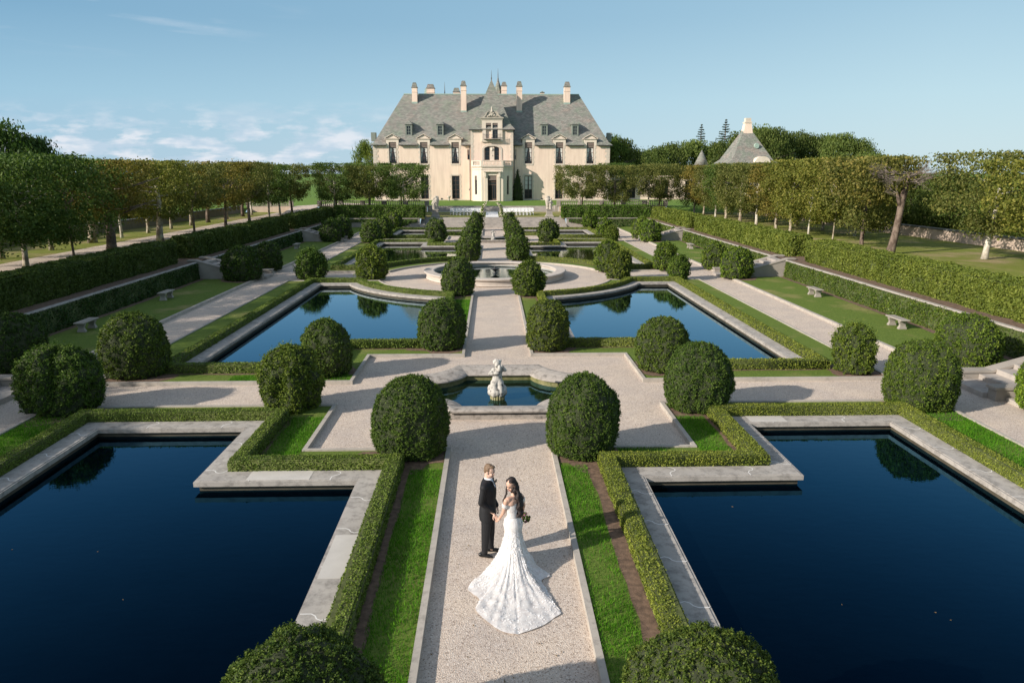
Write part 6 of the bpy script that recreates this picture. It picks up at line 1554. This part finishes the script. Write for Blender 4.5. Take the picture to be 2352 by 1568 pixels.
def lock(pts, r0, r1, amp=.014, n=9):
    P_ = [Vector(p) for p in pts]; out = []
    for i in range(n):
        u = i / (n - 1) * (len(P_) - 1); k = min(int(u), len(P_) - 2); p = P_[k].lerp(P_[k + 1], u - k); out.append(p + Vector((math.sin(i * 1.9) * amp, math.cos(i * 1.9) * amp, 0)))
    for i in range(n - 1): capsule(m, out[i], r0 + (r1 - r0) * i / n, out[i + 1], r0 + (r1 - r0) * (i + 1) / n, 8)
H0 = HF.o
for k, (dx, dy, e_, zz) in enumerate(((.05, .03, .045, 1.02), (.085, .02, .075, .98), (.11, .04, .11, 1.03), (.07, -.01, .055, 1.0), (.1, .0, .09, 1.0), (.03, .02, .02, 1.10), (.12, .06, .13, 1.12))):
    lock([(H0.x + dx * .6, H0.y + dy, 1.56), (H0.x + dx, H0.y + dy - .02, 1.44), (bx + e_ + .005, by - .02 + dy, 1.3), (bx + e_ + .02, by - .05 + dy, 1.17), (bx + e_ + .01, by - .03 + dy, zz)], .038, .022)
for k in range(22):
    a = rng.uniform(0, 6.28); ox, oy = .055 * math.cos(a), .045 * math.sin(a); q_ = rng.uniform(-.03, .03)
    lock([(H0.x + .05 + ox * .8, H0.y + .01 + oy, 1.55), (H0.x + .085 + ox, H0.y - .01 + oy, 1.43), (bx + .085 + ox, by - .03 + oy + q_, 1.3), (bx + .10 + ox + q_, by - .05 + oy, 1.16), (bx + .09 + ox, by - .04 + oy, .98 + 2 * abs(q_))], .017, .008, .022, 13)
lock([HF(.0, .085, .05), HF(.0, .095, -.05), (bx + .09, by - .10, 1.38), (bx + .10, by - .11, 1.22)], .022, .014, .012); lock([HF(-.01, -.085, .05), HF(-.01, -.095, -.05), (bx - .13, by + .04, 1.38), (bx - .16, by - .0, 1.27), (bx - .19, by - .02, 1.24)], .024, .012, .014)
fuse(m, 'hair', 'hair_dark', .0065, 0, t, org=(bx, by, 0))
m = MB()
m.loft([oval(B_, .0, 0, .90, .125, .145), oval(B_, .0, 0, 1.03, .097, .118), oval(B_, .012, 0, 1.12, .108, .132), oval(B_, .02, 0, 1.19, .125, .142), oval(B_, .018, 0, 1.25, .118, .146)], cap=False)
m.build('bodice', 'dress', t, True)
for sh, el in ((shL, elL), (shR, elR)):
    m = MB(); a, b = sh.lerp(el, .18), sh.lerp(el, .52); m.tube([a, a.lerp(b, .5), b], [.056, .062, .05], 12, False); m.build('sleeve', 'dress', t, True)
# skirt and train
hem = [(-.13, 11.85), (-.31, 11.44), (-.49, 11.13), (-.63, 10.83), (-.56, 10.66), (-.43, 10.45), (-.49, 10.20), (-.30, 9.88), (-.11, 9.66), (.11, 9.56), (.26, 9.60), (.55, 9.76), (.74, 9.95), (.87, 10.09), (.80, 10.28), (.70, 10.70), (.62, 11.02), (.78, 11.18), (.56, 11.52), (.50, 11.80), (.33, 11.98), (.1, 12.0)]
def hem_at(u):
    n = len(hem); f = u * n; i = int(f) % n; k = f - int(f); p0, p1, p2, p3 = (Vector(hem[(i + j - 1) % n]) for j in range(4))
    return .5 * ((2 * p1) + (p2 - p0) * k + (2 * p0 - 5 * p1 + 4 * p2 - p3) * k * k + (3 * p1 - p0 - 3 * p2 + p3) * k ** 3)
m = MB(); NA, NS = 220, 70; rings = []
wc = Vector((bx, by))
def skirt_pt(u, s_):
    hp = hem_at(u); dirv = (hp - wc); L_ = dirv.length; dirv /= L_; r0 = .105; d = r0 + (L_ - r0) * s_ ** (1.5 if L_ > .7 else 1.9)
    dd = max(0, d - r0)
    kz = .13 + .13 * min(1, max(0, (L_ - .6) / 1.2)); z = .985 * math.exp(-((dd / kz) ** .80)) * (1 - s_ ** 5)
    d += .05 * math.exp(-((z - .84) / .13) ** 2)
    fold = math.sin(u * 2 * math.pi * 17 + 3 * math.sin(u * 19)) * .5 + math.sin(u * 2 * math.pi * 29 + 1.3) * .3
    w = min(1, s_ * 2.2); d *= 1 + .02 * fold * w * (1.0 - .8 * s_)
    x, y = wc.x + dirv.x * d, wc.y + dirv.y * d
    z += .012 * fold * w * math.exp(-max(0, dd - .3) * .9) + .022 * w * (fbm((x, y, 0), 3.2, 2) + .6 * fbm((x, y, 0), 8, 4)) + .02 * w
    return (x, y, max(.006 + .012 * (1 + fold) * w, z))
for j in range(NS + 1): rings.append([skirt_pt(i / NA, j / NS) for i in range(NA)])
m.loft(rings, cap=False); sk_ = m.build('skirt', 'dress', t, True)
# lace flowers
m = MB()
for k in range(2200):
    u, s_ = rng.uniform(), rng.uniform(.04, .995) ** .8; p = Vector(skirt_pt(u, s_)); q1 = Vector(skirt_pt((u + .004) % 1, s_)) - p; q2 = Vector(skirt_pt(u, min(1, s_ + .01))) - p; nn = q1.cross(q2); nn = nn.normalized() if nn.length > 1e-9 else Vector((0, 0, 1))
    if nn.z < 0: nn = -nn
    r = rng.uniform(.008, .021); a0 = rng.uniform(0, 6); e1 = nn.orthogonal().normalized(); e2 = nn.cross(e1); c = p + nn * .005; b = [c[:]]
    for i in range(10):
        a = a0 + i * math.pi / 5; rr = r * (1 if i % 2 == 0 else .72); b.append((c + e1 * rr * math.cos(a) + e2 * rr * math.sin(a) + nn * (.004 if i % 2 == 0 else 0))[:])
    m.add(b, [(0, i + 1, (i + 1) % 10 + 1) for i in range(10)])
m.build('lace_flowers', 'applique', t, kind='stuff')
t = thing('bouquet', 'small bouquet of muted purple flowers and dark leaves in the woman\'s lowered right hand', 'bouquet', (.37, 11.86, .75))
plain('bloom', (.20, .09, .11), .8, .5, 40); m = MB()
for k in range(26): m.cur = 0 if k % 3 == 0 else 1; v = Vector(rng.normal(size=3)).normalized(); m.ball((.385 + v.x * .07, 11.87 + v.y * .07, .76 + v.z * .085), .024, 8, 6)
m.build('blooms', ['bloom', 'yew'], t)
m = MB(); m.tube([(.375, 11.87, .72), (.35, 11.88, .86)], [.012, .016], 6); m.build('stems', 'yew', t)

# fallen leaves on gravel and water
plain('dead_leaf', (.17, .11, .045), .8, .5, 30)
P = []
for x, y, r, n in [(o.location.x, o.location.y, 1.5, 26) for o in COL.objects if o.get('category') == 'bush' and o.location.y < 52]:
    P.append(np.stack([x + rng.normal(size=n) * r, y + rng.normal(size=n) * r, np.full(n, .012)], 1))
P.append(np.stack([rng.uniform(-1.2, 1.2, 160), rng.uniform(5, 26, 160), np.full(160, .012)], 1))
P = np.concatenate(P)
def ground_z(x, y):
    ax = abs(x)
    if any(in_poly(ax, y, q) for q in HOLES): return None
    if any(in_poly(ax, y, offset(B, .02)) for _, _p, B, _w in POOLS): return .10 if any(in_poly(ax, y, q) for q in BEDS) else None
    return .012 if ax < OX1 - .05 and not (abs(y - C1) < 2.7 and ax < 3) and math.hypot(x, y - CR) > 4.9 else None
Q = []
for p in P:
    z = ground_z(p[0], p[1])
    if z: Q.append((p[0], p[1], z + .004))
for _, Pp, B, wz in POOLS[:2]:
    for k in range(24):
        x, y = rng.uniform(3.4, 10.5), rng.uniform(Pp[0][1] + 1, 43 if wz == -9 else Pp[0][1] + 22)
        if in_poly(x, y, offset(Pp, -.1)): Q.append(((x if k % 2 else -x), y, wz + .004))
Q = np.array(Q); me = np_mesh('fallen_leaves', ['dead_leaf'], [(leaves_arrays(Q, np.tile([0, 0, 1.0], (len(Q), 1)), .036, .12, .6), None, 0)])
o = bpy.data.objects.new('fallen_leaves', me); COL.objects.link(o); o['kind'] = 'stuff'; o['label'] = 'small brown fallen leaves scattered over gravel and water'; o['category'] = 'leaves'
